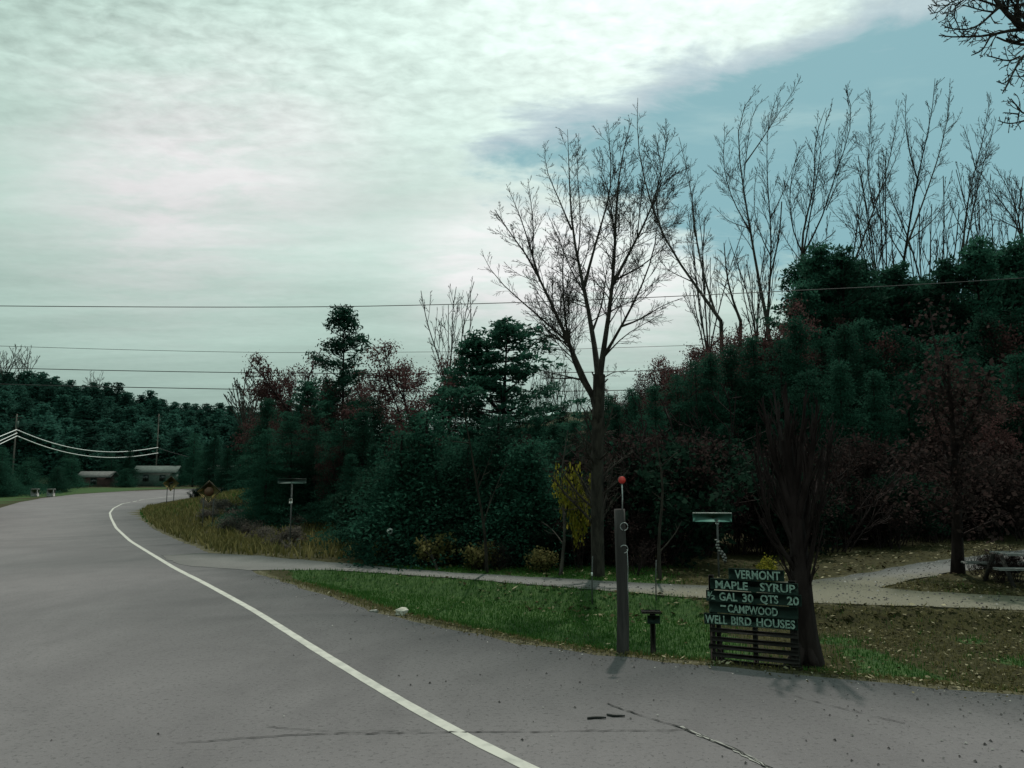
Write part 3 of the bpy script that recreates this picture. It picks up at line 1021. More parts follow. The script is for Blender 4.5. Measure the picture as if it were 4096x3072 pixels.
# the named trees of the middle group
stand('oak_tree', 'rounded russet oak at the left end of the tree group, below the top wire', 'tree', 'russet oaks', OAK[1], 8.6, 302, 341, 46, 0.4, 0.95)
stand('oak_tree', 'broad dark russet oak right of the tall pointed pine', 'tree', 'russet oaks', OAK[0], 8.6, 413, 337, 41, 2.0, 1.05)
stand('oak_tree', 'smaller russet oak low behind the tall pointed pine', 'tree', 'russet oaks', OAK[2], 8.6, 368, 368, 44, 1.0, 0.95)
stand('pine_tree', 'tall pointed pine rising between two russet oaks', 'tree', 'pines', PINE[1], 10.0, 345, 307, 42, 0.3, 0.95)
stand('pine_tree', 'lower layered pine in front of the left russet oak', 'tree', 'pines', PINE[0], 10.0, 312, 383, 38, 1.3, 1.2)
stand('pine_tree', 'broad layered pine with a second lower top, beside the big bare tree', 'tree', 'pines', PINE_W, 8.0, 502, 327, 38, 0.15, 1.25)
stand('bare_tree', 'thin pale bare tree standing between russet oak and broad pine', 'tree', 'bare trees', BARE[2], 8.5, 450, 306, 52, 0.5, 0.8)
for px, top, lab in ((545, 372, 'leftmost slim bare sapling behind the broad pine'), (560, 365, 'slim bare sapling between broad pine and big bare trunk'), (575, 378, 'low slim bare sapling just left of the big bare trunk'), (528, 380, 'slim bare sapling rising out of the broad pine')):
    stand('bare_sapling', lab, 'tree', 'bare saplings', BARE[random.randrange(3)], 8.8, px, top, 48, None, 0.7)

# green wall of the woods behind the side road
CL_ = 'dark green hemlock in the dense woods behind the side road'
for Y, y0, stp, sx in ((40, 402, 21, 1.25), (34, 418, 23, 1.3), (29, 440, 26, 1.3)):
    x = 268.0 if Y > 30 else 352
    while x < 650:
        if not (Y == 40 and 590 < x < 604):
            top = y0 + random.gauss(0, 7) + (6 if x < 330 else 0)
            if x > 600: top -= (x - 600) * 0.35
            stand('hemlock_tree', CL_, 'tree', 'hemlocks behind the side road', HEM[random.randrange(4)], 8.0, x, top, Y + random.uniform(-1.5, 1.5), sxy=sx)
        x += stp * random.uniform(0.75, 1.25)

# hillside on the right: skyline and lower rows
pr = [(610, 392), (630, 380), (650, 370), (672, 358), (690, 344), (705, 336), (725, 328), (748, 321), (775, 322), (790, 300), (803, 262), (820, 254), (838, 262), (855, 270), (880, 275), (905, 270), (930, 282), (948, 272), (965, 260), (985, 254), (1005, 260), (1024, 244), (1060, 235), (1110, 230)]
prx, pry = np.array(pr).T
RL = 'dark conifer in the woods climbing the right hillside'
for px, top in pr:
    if px < 780:
        continue
    k = random.randrange(4)
    if random.random() < 0.6:
        stand('pine_tree', 'pine with ragged top on the skyline of the right hillside', 'tree', 'pines on the right skyline', PINE[random.randrange(3)], 10.0, px, top, random.uniform(46, 54), None, 1.15)
    stand('conifer', RL, 'tree', 'conifers on the right hillside', HEM[k], 8.0, px + 6, top + 17, random.uniform(43, 50), None, 1.0)
for px, top in pr:
    if px < 800:
        for d_ in (0, 11):
            stand('oak_tree', 'low brown leaved tree along the left shoulder of the hillside', 'tree', 'brown trees on the shoulder', (OAKB + OAK)[random.randrange(5)], 8.6, px + d_, top + 3 + d_ * 0.3, random.uniform(38, 46), None, 0.95)
        stand('conifer', RL, 'tree', 'conifers on the right hillside', HEM[random.randrange(4)], 8.0, px + 5, top + 14, random.uniform(34, 38), None, 1.1)
for Y, add, stp in ((44, 30, 24), (38, 55, 26), (33, 95, 28)):
    x = 640.0
    while x < 1120:
        top = np.interp(x, prx, pry) + add + random.gauss(0, 8)
        stand('conifer', RL, 'tree', 'conifers on the right hillside', HEM[random.randrange(4)], 8.0, x, top, Y + random.uniform(-2, 2), None, 1.15)
        x += stp * random.uniform(0.75, 1.25)
for px, top, Y, lab in ((1015, 300, 38, 'brown leaved oak at the right edge below the skyline pines'), (1000, 350, 33, 'lower brown leaved oak near the right edge of the woods'), (960, 400, 31, 'brown leaved tree above the dark roadside trunk')):
    stand('oak_tree', lab, 'tree', 'brown leaved oaks at the right', OAK[1], 8.6, px, top, Y, None, 1.0)

# undergrowth
UL = 'tangled dark brush at the foot of the right woods'
for i in range(62):
    px = random.uniform(640, 1120); Y = random.uniform(0, 1)
    x = at(px, 480, 25)[0]
    y = 17.8 + 0.72 * max(0, x - 3) + 1.0 + Y * 6.5
    x = x * y / 25
    if d_road(np.array([x]), np.array([y]))[1][0] < 0.5 or (x > 15 and y < 27): continue
    k = random.choice((0, 1, 1, 2, 2, 3))
    plant('brush_shrub', UL, 'shrub', 'brush below the right woods', BRUSH[k], x, y, random.uniform(0.9, 1.9), random.random() * 6.28, BRP, 0, 1.2)
UM = 'leafy dark shrub at the edge of the woods behind the side road'
for i in range(46):
    px = random.uniform(372, 650); t_ = random.random()
    x0, y0 = ground_pt(px, np.interp(px, (330, 440, 530, 620, 705), (561, 571, 576, 581, 585)))
    y = y0 + 0.6 + t_ * 6; x = x0 * y / y0
    k = random.choice((1, 2, 3, 3, 3)) if px < 520 else random.choice((0, 1, 1, 2, 2, 3))
    plant('leafy_shrub', UM, 'shrub', 'shrubs behind the side road', BRUSH[k], x, y, (0.35 + 0.8 * t_) * random.uniform(0.8, 1.2), random.random() * 6.28, BRP, 0, 1.15)
for i in range(18):
    px = random.uniform(350, 560); t_ = random.random()
    x0, y0 = ground_pt(px, np.interp(px, (260, 340, 440, 530, 620, 705), (548, 560, 571, 576, 581, 585)))
    y = y0 + 2.0 + t_ * 5; x = x0 * y / y0
    plant('young_hemlock', 'young low hemlock growing at the edge of the woods', 'shrub', 'young hemlocks at the edge of the woods', HEMS[i % 2], x, y, random.uniform(0.7, 1.3), random.random() * 6.28, ('trunk', 'crown'), 0, 1.2)
for i in range(5):
    px = random.uniform(285, 380); Y = random.uniform(35, 41)
    p = at(px, 500, Y)
    plant('young_hemlock', 'young low hemlock growing at the edge of the woods', 'shrub', 'young hemlocks at the edge of the woods', HEMS[i % 2], p[0], Y, random.uniform(0.9, 1.6), random.random() * 6.28, ('trunk', 'crown'), 0, 1.3)
# tinted shrubs along the side road
YS = shrub_proto(81, h=1.0, rad=0.9, stems=14, n_leaf=4, mat='straw', size=0.07)
for px, py, s_, lab in ((388, 566, 0.75, 'yellowing low shrub beside the side road under the woods'), (430, 571, 0.85, 'yellow brown low shrub left of the thin leaning trunk'), (478, 574, 0.7, 'yellow brown low shrub at the foot of the thin leaning trunk'), (545, 577, 0.6, 'pale low shrub just left of the big bare tree')):
    x, y = ground_pt(px, py)
    plant('low_shrub', lab, 'shrub', 'low tinted shrubs by the side road', YS, x, y + 0.7, s_, random.random() * 6, BRP)
YL = shrub_proto(82, h=2.0, rad=0.75, stems=9, n_leaf=5, mat='yellow_leaf', size=0.085, up=0.2)
x, y = ground_pt(576, 578)
plant('yellow_sapling', 'sapling with yellow leaves beside the big bare trunk', 'shrub', None, YL, x + 0.16, y + 1.2, 1.28, 0.5, BRP, -0.1, 0.30)
YL2 = shrub_proto(83, h=0.8, rad=0.6, stems=7, n_leaf=4, mat='yellow_leaf', size=0.07)
x, y = ground_pt(776, 584)
plant('yellow_shrub', 'small yellow leaved shrub behind the top of the lettered sign', 'shrub', None, YL2, x, y + 0.6, 0.55, 0.5, BRP)


# ------------------------------------------------------------------ traced bare trees
def traced(name, label, Y, limbs, conv, base, r0, par, seed, group=None, skip=0, t0=0.2, leaf=None):
    """main stems follow the outline of the photographed tree, bent to and fro in depth; finer growth is grown on them"""
    rg = np.random.default_rng(seed)
    root = thing(name, label, 'tree', base, 0, group)
    off = np.array(base)
    w = Wood()
    seen = []
    for L_ in limbs:
        pts, ra, rb, cls = L_
        P2 = [conv(*q) for q in pts]
        depth = rg.normal(0, 0.32)
        x0 = P2[0]
        Y0_ = Y
        W3 = []
        start = None
        if seen:                       # spring from the nearest point of a limb already built
            sp = np.concatenate(seen)
            pr_ = sp + off
            dv = pr_[:, 1] * CT + (pr_[:, 2] - CAMH) * ST
            u_ = 512 + F * pr_[:, 0] / dv; v_ = 384 - F * ((pr_[:, 2] - CAMH) * CT - pr_[:, 1] * ST) / dv
            k = int(np.argmin((u_ - x0[0]) ** 2 + (v_ - x0[1]) ** 2))
            if (u_[k] - x0[0]) ** 2 + (v_[k] - x0[1]) ** 2 < 22 ** 2:
                start = sp[k]; Y0_ = pr_[k, 1]
        for i, q in enumerate(P2):
            dd = math.hypot(q[0] - x0[0], q[1] - x0[1]) / F * Y
            W3.append(at(q[0], q[1], Y0_ + depth * dd) - off)
        W3 = np.array(W3)
        if start is not None:
            W3[0] = start
        n_d = 24
        seg_ = np.linspace(0, len(W3) - 1, n_d)
        seen.append(np.stack([np.interp(seg_, np.arange(len(W3)), W3[:, k2]) for k2 in range(3)], 1))
        q = w.poly(W3, ra, rb, cls)
        Ln = np.linalg.norm(np.diff(q, axis=0), axis=1).sum()
        if skip > 0:
            skip -= 1
            continue
        spawn(w, rg, q, ra, rb, Ln, cls, par, t0)
    obj('trunk', w.geo([0, 1]).mesh('trunk', M['bark'], True), root)
    if w.has([2, 3, 4]):
        obj('crown', w.geo([2, 3, 4]).mesh('crown', M['bark'], False), root)
    if leaf:
        v, q = leaves(rg, np.array(w.tips), leaf[0], leaf[1], leaf[2], 1.0, 1.5)
        obj('foliage', quad_mesh('foliage', v, q, M[leaf[3]]), root)
    return root


z6 = lambda x, y: ((1900 + x / 1.276) / 4, (400 + y / 1.276) / 4)
z7 = lambda x, y: ((2700 + x / 1.2765) / 4, (y / 1.2765) / 4)
z9 = lambda x, y: ((3600 + x / 3.318) / 4, (y / 3.318) / 4)
idp = lambda x, y: (x, y)

bx, by = 1.8, 17.4
par_big = dict(wig=0.14, up=0.12, rmin=0.0036, n=[0, 24, 14, 7, 0], ref=[4, 2.6, 1.1, 0.5, 0.3], ang=38, len=0.42, rr=0.26, last=4)
BIG = [
    ([(628, 2445), (624, 2200), (622, 1950), (626, 1700), (630, 1560), (634, 1400)], 0.150, 0.125, 1),
    ([(600, 1560), (540, 1400), (470, 1210), (395, 1050), (330, 920), (270, 780), (170, 680), (100, 560)], 0.0751, 0.0057, 1),
    ([(330, 920), (290, 780), (235, 600), (160, 430)], 0.0300, 0.0048, 2),
    ([(290, 800), (300, 640), (270, 400)], 0.0225, 0.0043, 2),
    ([(460, 1250), (380, 1150), (300, 1080), (190, 990), (60, 860), (30, 770)], 0.0338, 0.0038, 2),
    ([(545, 1570), (515, 1400), (480, 1250), (458, 1150), (450, 960), (440, 800), (470, 640)], 0.0525, 0.0057, 1),
    ([(520, 1440), (400, 1395), (300, 1370)], 0.0263, 0.0033, 2),
    ([(500, 1440), (400, 1425), (315, 1395)], 0.0225, 0.0033, 2),
    ([(460, 1250), (360, 1200), (250, 1150)], 0.0225, 0.0033, 2),
    ([(612, 1440), (605, 1200), (585, 1100), (560, 960), (520, 820), (490, 640), (482, 400), (472, 150)], 0.0751, 0.0048, 1),
    ([(490, 660), (400, 440), (350, 340), (358, 220)], 0.0263, 0.0043, 2),
    ([(520, 820), (545, 640), (520, 400), (530, 170)], 0.0225, 0.0043, 2),
    ([(560, 960), (595, 800), (650, 620), (700, 440), (680, 120)], 0.0413, 0.0043, 1),
    ([(565, 980), (500, 900), (400, 640), (360, 560)], 0.0225, 0.0038, 2),
    ([(645, 1420), (660, 1250), (690, 1050), (710, 900), (715, 700), (722, 450), (755, 250), (800, 95)], 0.0751, 0.0048, 1),
    ([(630, 1160), (660, 1020), (665, 880), (690, 800)], 0.0300, 0.0057, 2),
    ([(715, 700), (690, 500), (640, 330), (600, 250)], 0.0225, 0.0038, 2),
    ([(715, 950), (750, 850), (830, 700), (905, 550), (940, 420), (990, 160)], 0.0413, 0.0043, 1),
    ([(830, 700), (850, 500), (865, 220)], 0.0187, 0.0038, 2),
    ([(905, 550), (960, 420), (920, 170)], 0.0187, 0.0038, 2),
    ([(660, 1310), (740, 1170), (830, 1000), (900, 830), (940, 650), (930, 500)], 0.0413, 0.0048, 1),
    ([(740, 1170), (850, 1120), (950, 1050), (1060, 1010)], 0.0263, 0.0048, 2),
    ([(670, 1320), (760, 1200), (850, 1150), (960, 1090)], 0.0225, 0.0038, 2),
    ([(740, 930), (870, 840), (940, 770), (1010, 690)], 0.0263, 0.0043, 2),
    ([(690, 1060), (780, 1030), (880, 1010)], 0.0150, 0.0033, 2),
    ([(640, 1420), (700, 1390), (780, 1380)], 0.0187, 0.0033, 2),
]
traced('bare_tree', 'big spreading bare tree with several stems, in the middle behind the side road', by, BIG, z6, (bx, by, Hs(bx, by)), 0.17, par_big, 101, 'tall bare trees')

par_r = dict(wig=0.13, up=0.14, rmin=0.010, n=[0, 18, 10, 5, 0], ref=[8, 6.0, 2.8, 1.4, 0.8], ang=30, len=0.40, rr=0.34, last=4)


def right_tree(label, Y, limbs, seed, trunk_px):
    """a hillside tree: traced stems plus its trunk down to the slope"""
    x = at(trunk_px[0], 330, Y)[0]
    base = (x, Y, Hs(x, Y))
    q0 = limbs[0][0][0]
    c = z7(*q0)
    pz = base[2] - CAMH
    foot = (trunk_px[0], 384 - (pz / Y * (F * CT) - F * ST) / (CT + pz / Y * ST))
    inv = lambda p: ((p[0] * 4 - 2700) * 1.2765, p[1] * 4 * 1.2765)
    L2 = [([inv(foot), inv(((foot[0] + c[0]) / 2 + 1, (foot[1] + c[1]) / 2)), q0], limbs[0][1] * 1.35, limbs[0][1], 1)] + limbs
    return traced('bare_tree', label, Y, L2, z7, base, 0.2, par_r, seed, 'bare trees along the hill', t0=0.25)


TA = [([(235, 1640), (130, 1490), (10, 1330), (-70, 1200), (-150, 960), (-200, 720), (-190, 500)], 0.1275, 0.0180, 1),
      ([(210, 1600), (150, 1430), (100, 1200), (90, 1000), (60, 860), (20, 700)], 0.0850, 0.0180, 1),
      ([(-70, 1200), (-110, 1000), (-60, 860), (60, 740)], 0.0510, 0.0135, 2),
      ([(100, 1200), (80, 1000), (110, 900), (160, 870)], 0.0425, 0.0135, 2),
      ([(60, 1460), (-40, 1380), (-90, 1310)], 0.0510, 0.0135, 2)]
TA2 = [([(335, 1640), (300, 1550), (265, 1420), (250, 1240)], 0.1020, 0.0270, 1), ([(330, 1620), (280, 1530), (235, 1470)], 0.0595, 0.0180, 2)]
TB = [([(470, 1640), (420, 1400), (390, 1200), (360, 1050), (345, 930), (320, 760), (310, 570), (380, 460), (440, 430)], 0.1445, 0.0162, 1),
      ([(350, 930), (365, 780), (385, 640), (390, 540), (480, 490)], 0.0510, 0.0135, 2),
      ([(370, 820), (460, 690), (540, 560), (605, 470), (640, 400)], 0.0638, 0.0135, 1),
      ([(480, 650), (500, 540), (560, 420)], 0.0340, 0.0126, 2),
      ([(385, 1190), (290, 1020), (245, 850), (255, 650)], 0.0595, 0.0135, 1),
      ([(350, 1190), (270, 1130), (195, 1050)], 0.0425, 0.0126, 2),
      ([(480, 1600), (490, 1380), (492, 1150), (470, 950), (465, 700), (480, 600)], 0.1020, 0.0162, 1),
      ([(495, 1120), (560, 970), (600, 860), (650, 740)], 0.0510, 0.0135, 2),
      ([(485, 1300), (430, 1200), (395, 1050), (420, 850)], 0.0510, 0.0135, 2),
      ([(480, 1420), (535, 1200), (545, 1030)], 0.0680, 0.0450, 2)]
TC = [([(650, 1420), (645, 1300), (650, 1150), (720, 960), (705, 700), (770, 550)], 0.1105, 0.0162, 1),
      ([(690, 1330), (690, 1100), (735, 850), (760, 600), (800, 540)], 0.0765, 0.0144, 1),
      ([(700, 1300), (770, 1080), (810, 900), (880, 740), (912, 600), (908, 480), (870, 435)], 0.0765, 0.0135, 1),
      ([(650, 1300), (600, 1180), (580, 1000), (600, 870), (640, 740)], 0.0595, 0.0135, 1),
      ([(770, 1080), (830, 930), (920, 870)], 0.0425, 0.0126, 2),
      ([(660, 1350), (560, 1220), (530, 1140)], 0.0425, 0.0126, 2),
      ([(700, 1320), (760, 1230), (820, 1180)], 0.0425, 0.0180, 2)]
TD = [([(880, 1430), (960, 1220), (1020, 1060), (1090, 850), (1135, 620), (1145, 510)], 0.1020, 0.0144, 1),
      ([(1020, 1060), (975, 870), (1000, 680), (995, 460)], 0.0595, 0.0126, 1),
      ([(810, 1340), (930, 1170), (950, 1000), (1000, 860)], 0.0765, 0.0144, 1),
      ([(1030, 1050), (1090, 900), (1150, 760), (1180, 640)], 0.0510, 0.0126, 2),
      ([(950, 1200), (850, 1130), (770, 1040)], 0.0425, 0.0126, 2),
      ([(980, 1380), (1010, 1200), (1040, 1060), (1130, 930)], 0.0510, 0.0126, 2)]
TE = [([(1155, 1430), (1190, 1180), (1240, 900), (1290, 680), (1330, 500), (1328, 400)], 0.1105, 0.0126, 1),
      ([(1200, 1270), (1250, 1080), (1330, 850), (1380, 690), (1410, 480), (1405, 400)], 0.0850, 0.0126, 1),
      ([(1240, 900), (1190, 760), (1172, 600), (1180, 480)], 0.0510, 0.0126, 2),
      ([(1160, 1330), (1080, 1180), (1030, 1070)], 0.0595, 0.0144, 2),
      ([(1220, 1240), (1330, 1120), (1420, 960)], 0.0510, 0.0126, 2),
      ([(1380, 700), (1440, 620), (1465, 560)], 0.0340, 0.0117, 2)]
TF = [([(1470, 1380), (1470, 1200), (1485, 1080), (1530, 860), (1580, 700), (1610, 470)], 0.0935, 0.0126, 1),
      ([(1505, 1330), (1520, 1080), (1560, 880), (1630, 660), (1640, 600)], 0.0765, 0.0126, 1),
      ([(1530, 860), (1500, 720), (1470, 640)], 0.0425, 0.0126, 2),
      ([(1475, 1180), (1420, 1080), (1390, 980)], 0.0425, 0.0126, 2),
      ([(1515, 1180), (1580, 1090), (1640, 1000)], 0.0425, 0.0126, 2)]
TG = [([(1800, 1330), (1750, 1150), (1690, 1060), (1600, 950), (1560, 880)], 0.1020, 0.0144, 1),
      ([(1790, 1260), (1740, 1050), (1690, 940), (1640, 860)], 0.0765, 0.0144, 1),
      ([(1800, 1200), (1780, 1000), (1720, 900)], 0.0680, 0.0144, 1),
      ([(1740, 1180), (1660, 1120), (1600, 1090)], 0.0510, 0.0126, 2)]
right_tree('bare tree leaning left beside the hill shoulder, right of the big bare tree', 54, TA, 111, (722, 0))
right_tree('short forked bare snag between the leaning tree and the tall double tree', 54, TA2, 112, (737, 0))
right_tree('tall double stemmed bare tree with long wind swept top', 55, TB, 113, (779, 0))
right_tree('bushy cluster of upright bare stems right of the double stemmed tree', 58, TC, 114, (812, 0))
right_tree('bare tree with crossing slanted stems at the middle of the hill row', 58, TD, 115, (846, 0))
right_tree('tallest slender forked bare tree toward the right of the hill row', 58, TE, 116, (900, 0))
right_tree('slim twin stemmed bare tree second from the right in the hill row', 58, TF, 117, (963, 0))
right_tree('dense twiggy bare tree at the right edge of the hill row', 57, TG, 118, (1032, 0))

for i in range(6):
    px = 700 + i * 58 + random.uniform(-8, 8)
    top = random.uniform(200, 250) if px > 760 else random.uniform(235, 270)
    stand('bare_tree', 'slender lower bare tree behind the main row on the hill', 'tree', 'lower bare trees on the hill', BARE[i % 3], 8.6, px, top, 62, None, 0.55)
for px, top, Y in ((300, 405, 37), (345, 430, 33), (412, 420, 31), (440, 460, 27.5), (520, 430, 31), (548, 455, 28), (486, 470, 27), (585, 430, 29), (625, 420, 30), (660, 440, 28), (700, 450, 27)):
    stand('oak_tree', 'brown leaved tree scattered among the dark conifers behind the side road', 'tree', 'brown trees among the conifers', OAKB[random.randrange(2)] if px > 480 else OAK[random.randrange(3)], 8.6, px, top, Y, None, 0.8)
for px, top, Y in ((815, 247, 45), (842, 255, 44), (868, 262, 46), (917, 268, 44), (950, 266, 43), (978, 247, 43), (1012, 246, 43), (798, 285, 43)):
    stand('pine_tree', 'ragged topped pine standing out on the front of the right skyline', 'tree', 'front pines on the right skyline', PINE[random.randrange(3)], 10.0, px, top, Y, None, 0.95)

# tree whose limbs hang in from outside the upper right corner
par_c = dict(wig=0.22, up=0.12, rmin=0.0045, n=[0, 14, 15, 5, 0], ref=[2, 1.2, 0.8, 0.35, 0.2], ang=50, len=0.46, rr=0.5, last=4)
CX = 7.9
CY = 9.2
CORNER = [
    ([(2900, 9200), (2880, 5000), (2700, 2600), (2500, 1200), (2400, 700), (2300, 200)], 0.19, 0.10, 1),
    ([(2420, 800), (2000, 480), (1640, 400), (1500, 270), (1390, 130), (1250, 20), (1180, -150)], 0.075, 0.022, 1),
    ([(1640, 400), (1450, 390), (1300, 450), (1180, 470), (1130, 500), (830, 470), (640, 520), (515, 470)], 0.024, 0.006, 2),
    ([(1310, 135), (1190, 200), (1080, 330), (950, 400), (790, 410), (600, 360)], 0.018, 0.006, 2),
    ([(1230, 155), (1080, 140), (930, 90), (840, 70)], 0.012, 0.006, 2),
    ([(1230, 470), (1130, 600), (1110, 670), (945, 735)], 0.012, 0.006, 2),
    ([(1390, 130), (1250, 60), (1000, -40), (720, -20), (680, 200), (720, 330), (800, 400)], 0.016, 0.006, 2),
    ([(1000, -40), (700, -10), (580, 110), (500, 190), (400, 185)], 0.012, 0.005, 2),
    ([(2400, 800), (2000, 640), (1680, 560), (1600, 740), (1510, 880), (1480, 1030), (1440, 1160), (1360, 1240)], 0.035, 0.006, 2),
    ([(1600, 740), (1450, 820), (1250, 760), (1150, 740)], 0.012, 0.006, 2),
    ([(1480, 1030), (1380, 1120), (1280, 1080)], 0.010, 0.005, 2),
    ([(2450, 1500), (2000, 1520), (1700, 1600), (1560, 1510), (1470, 1310)], 0.03, 0.006, 2),
    ([(1700, 1600), (1450, 1650), (1300, 1600)], 0.012, 0.005, 2),
    ([(1560, 1510), (1450, 1500), (1375, 1495)], 0.010, 0.005, 2),
    ([(1800, 300), (1580, 110), (1520, 250)], 0.012, 0.005, 2),
    ([(2400, 300), (1900, 60), (1500, 50), (1380, 100)], 0.035, 0.010, 2),
    ([(1900, 60), (1700, -120), (1400, -300), (1000, -420)], 0.03, 0.006, 2),
    ([(2440, 1100), (2000, 1000), (1700, 960), (1580, 920)], 0.03, 0.006, 2),
    ([(2380, 600), (2600, -500), (2850, -1700)], 0.09, 0.015, 1),
    ([(2450, 1100), (3000, 300), (3500, -600)], 0.08, 0.012, 1),
    ([(2330, 350), (2250, -700), (2100, -1900)], 0.08, 0.012, 1),
    ([(2500, 1300), (3100, 850), (3800, 400)], 0.07, 0.012, 1),
    ([(2480, 1250), (2800, 600), (3100, -900)], 0.07, 0.012, 1),
    ([(2520, 1400), (3000, 1250), (3600, 1300)], 0.05, 0.010, 1),
]
traced('bare_tree', 'near bare tree with upturned branches hanging into the upper right corner', CY, CORNER, z9, (CX + 0.35, CY, Hs(CX + 0.35, CY)), 0.2, par_c, 121, 'tall bare trees', skip=1, t0=0.15)

# dark trunk with sprouts right behind the lettered sign
par_s = dict(wig=0.08, up=0.20, rmin=0.006, n=[0, 26, 9, 3, 0], ref=[2, 1.6, 0.8, 0.4, 0.2], ang=15, len=0.32, rr=0.4, last=3)
SX, SY = 3.62, 10.25
POLL = [([(812, 665), (806, 640), (803, 600), (800, 560), (796, 520), (790, 480), (786, 440)], 0.155, 0.085, 1),
        ([(797, 520), (780, 480), (770, 440), (762, 398)], 0.0743, 0.0112, 1),
        ([(797, 510), (784, 460), (778, 420), (774, 393)], 0.0743, 0.0098, 1),
        ([(792, 480), (788, 440), (787, 410), (785, 385)], 0.0945, 0.0140, 1),
        ([(797, 500), (800, 460), (803, 425), (806, 392)], 0.0743, 0.0105, 1),
        ([(799, 520), (810, 470), (815, 435), (817, 400)], 0.0675, 0.0098, 1),
        ([(800, 540), (818, 490), (826, 460), (832, 425)], 0.0540, 0.0084, 1),
        ([(800, 550), (778, 510), (765, 470), (757, 440)], 0.0473, 0.0084, 1),
        ([(802, 560), (812, 520), (822, 470)], 0.0405, 0.0070, 2),
        ([(800, 570), (772, 545), (756, 510)], 0.0338, 0.0070, 2),
        ([(802, 590), (790, 530), (776, 470), (768, 415)], 0.0607, 0.0070, 1),
        ([(803, 590), (806, 530), (812, 470), (812, 415)], 0.0607, 0.0070, 1),
        ([(804, 600), (814, 540), (826, 480), (832, 430)], 0.0473, 0.0063, 1),
        ([(800, 580), (770, 530), (758, 470), (757, 425)], 0.0405, 0.0063, 1),
        ([(798, 540), (790, 470), (795, 410)], 0.0540, 0.0070, 1),
        ([(803, 610), (785, 565), (768, 530)], 0.0297, 0.0056, 2),
        ([(804, 610), (815, 565), (824, 520)], 0.0297, 0.0056, 2)]
rt = traced('sprouting_trunk', 'dark leaning trunk with a brush of upright sprouts right behind the lettered sign', SY, POLL, idp, (SX, SY, Hs(SX, SY)), 0.17, par_s, 131)
for ch in rt.children:
    if ch.name.split('.')[0] != 'foliage':
        ch.data.materials[0] = M['bark_dark']
fl = MB()
for a_ in (0.3, 1.5, 2.7, 3.8, 5.0):
    fl.tube([(0.02, 0, 0.42), (0.13 * math.cos(a_), 0.13 * math.sin(a_), 0.13), (0.30 * math.cos(a_), 0.30 * math.sin(a_), -0.08)], (0.06, 0.06, 0.03), 7)
fl.build('root_flare', M['bark_dark'], rt, True)

# dark trunk on the grass island at the right
TRX, TRY = ground_pt(958, 573)
TR = [([(958, 580), (958, 560), (957, 530), (957, 490), (955, 450), (950, 400), (948, 365)], 0.165, 0.03, 1),
      ([(957, 480), (940, 430), (925, 390)], 0.05, 0.02, 2), ([(956, 450), (980, 400), (990, 370)], 0.05, 0.02, 2), ([(957, 500), (985, 470), (1005, 455)], 0.04, 0.012, 2),
      ([(953, 400), (935, 350), (930, 310)], 0.04, 0.012, 2)]
par_t = dict(par_r, rmin=0.006, n=[0, 12, 7, 4, 0], ref=[4, 3.2, 1.6, .8, .5], last=3, up=0.02, ang=55)
rt = traced('dark_trunk_tree', 'dark straight tree on the grass island beside the driveway', TRY, TR, idp, (TRX, TRY, Hs(TRX, TRY)), 0.17, par_t, 141, leaf=(9, (0.25, 0.25, 0.2), 0.075, 'brown_leaf'))
for ch in rt.children:
    if ch.name.split('.')[0] != 'foliage':
        ch.data.materials[0] = M['bark_dark']
# thin leaning trunks at the edge of the woods
par_l = dict(wig=0.12, up=0.1, rmin=0.006, n=[0, 5, 4, 3, 0], ref=[4, 4, 1.5, 0.8, 0.4], ang=45, len=0.3, rr=0.5, last=3)
for px, py, pts, lab, sd_ in ((487, 574, [(487, 576), (486, 545), (484, 520), (478, 495), (470, 440), (462, 405)], 'thin leaning grey trunk at the front of the middle woods', 1),
                              (660, 582, [(660, 584), (658, 540), (664, 490), (655, 430)], 'thin dark trunk behind the wooden post, at the front of the woods', 2),
                              (560, 578, [(560, 580), (566, 530), (560, 480), (568, 430)], 'thin dark trunk left of the big bare tree, at the front of the woods', 3),
                              (438, 571, [(438, 572), (432, 555), (424, 535)], 'short leaning dead stem beside the side road', 4)):
    x, y = ground_pt(px, py)
    traced('thin_tree', lab, y + 0.3, [(pts, 0.05, 0.012, 1)], idp, (x, y + 0.3, Hs(x, y + 0.3)), 0.05, par_l, 150 + sd_, 'thin trunks at the front of the woods')

# weeds in front of the warning signs
WEED = [shrub_proto(91, h=0.9, rad=0.7, stems=22, n_leaf=2, mat='weed', size=0.05, barkm='bark', rmin=0.006), shrub_proto(92, h=0.7, rad=0.9, stems=20, n_leaf=1, mat='weed', size=0.05, barkm='bark_pale', rmin=0.006)]
for i in range(44):
    px = random.uniform(203, 300)
    y0 = np.interp(px, (205, 260, 300, 345), (528, 545, 553, 559))
    x0, yy = ground_pt(px, y0)
    t_ = random.random(); y = yy + t_ * 14; x = x0 * y / yy
    if d_road(np.array([x]), np.array([y]))[0][0] < 0.5: continue
    plant('weed_clump', 'clump of dry grey weeds on the bank near the warning signs', 'weeds', 'dry weeds on the bank', WEED[i % 2], x, y, random.uniform(0.35, 0.8), random.random() * 6, BRP, 0, 1.3)
x, y = ground_pt(291, 552)
plant('bare_shrub', 'small bare shrub with pale twigs on the grass edge below the street sign', 'shrub', None, (shrub_proto(95, h=0.6, rad=0.7, stems=9, n_leaf=0, barkm='bark_pale', rmin=0.007)[0], None), x, y, 1.0, 0, BRP)
x, y = ground_pt(196, 512)
plant('dark_shrub', 'small dark shrub against the road beside the larger warning sign', 'shrub', None, BRUSH[3], x, y, 0.42, 0, BRP)

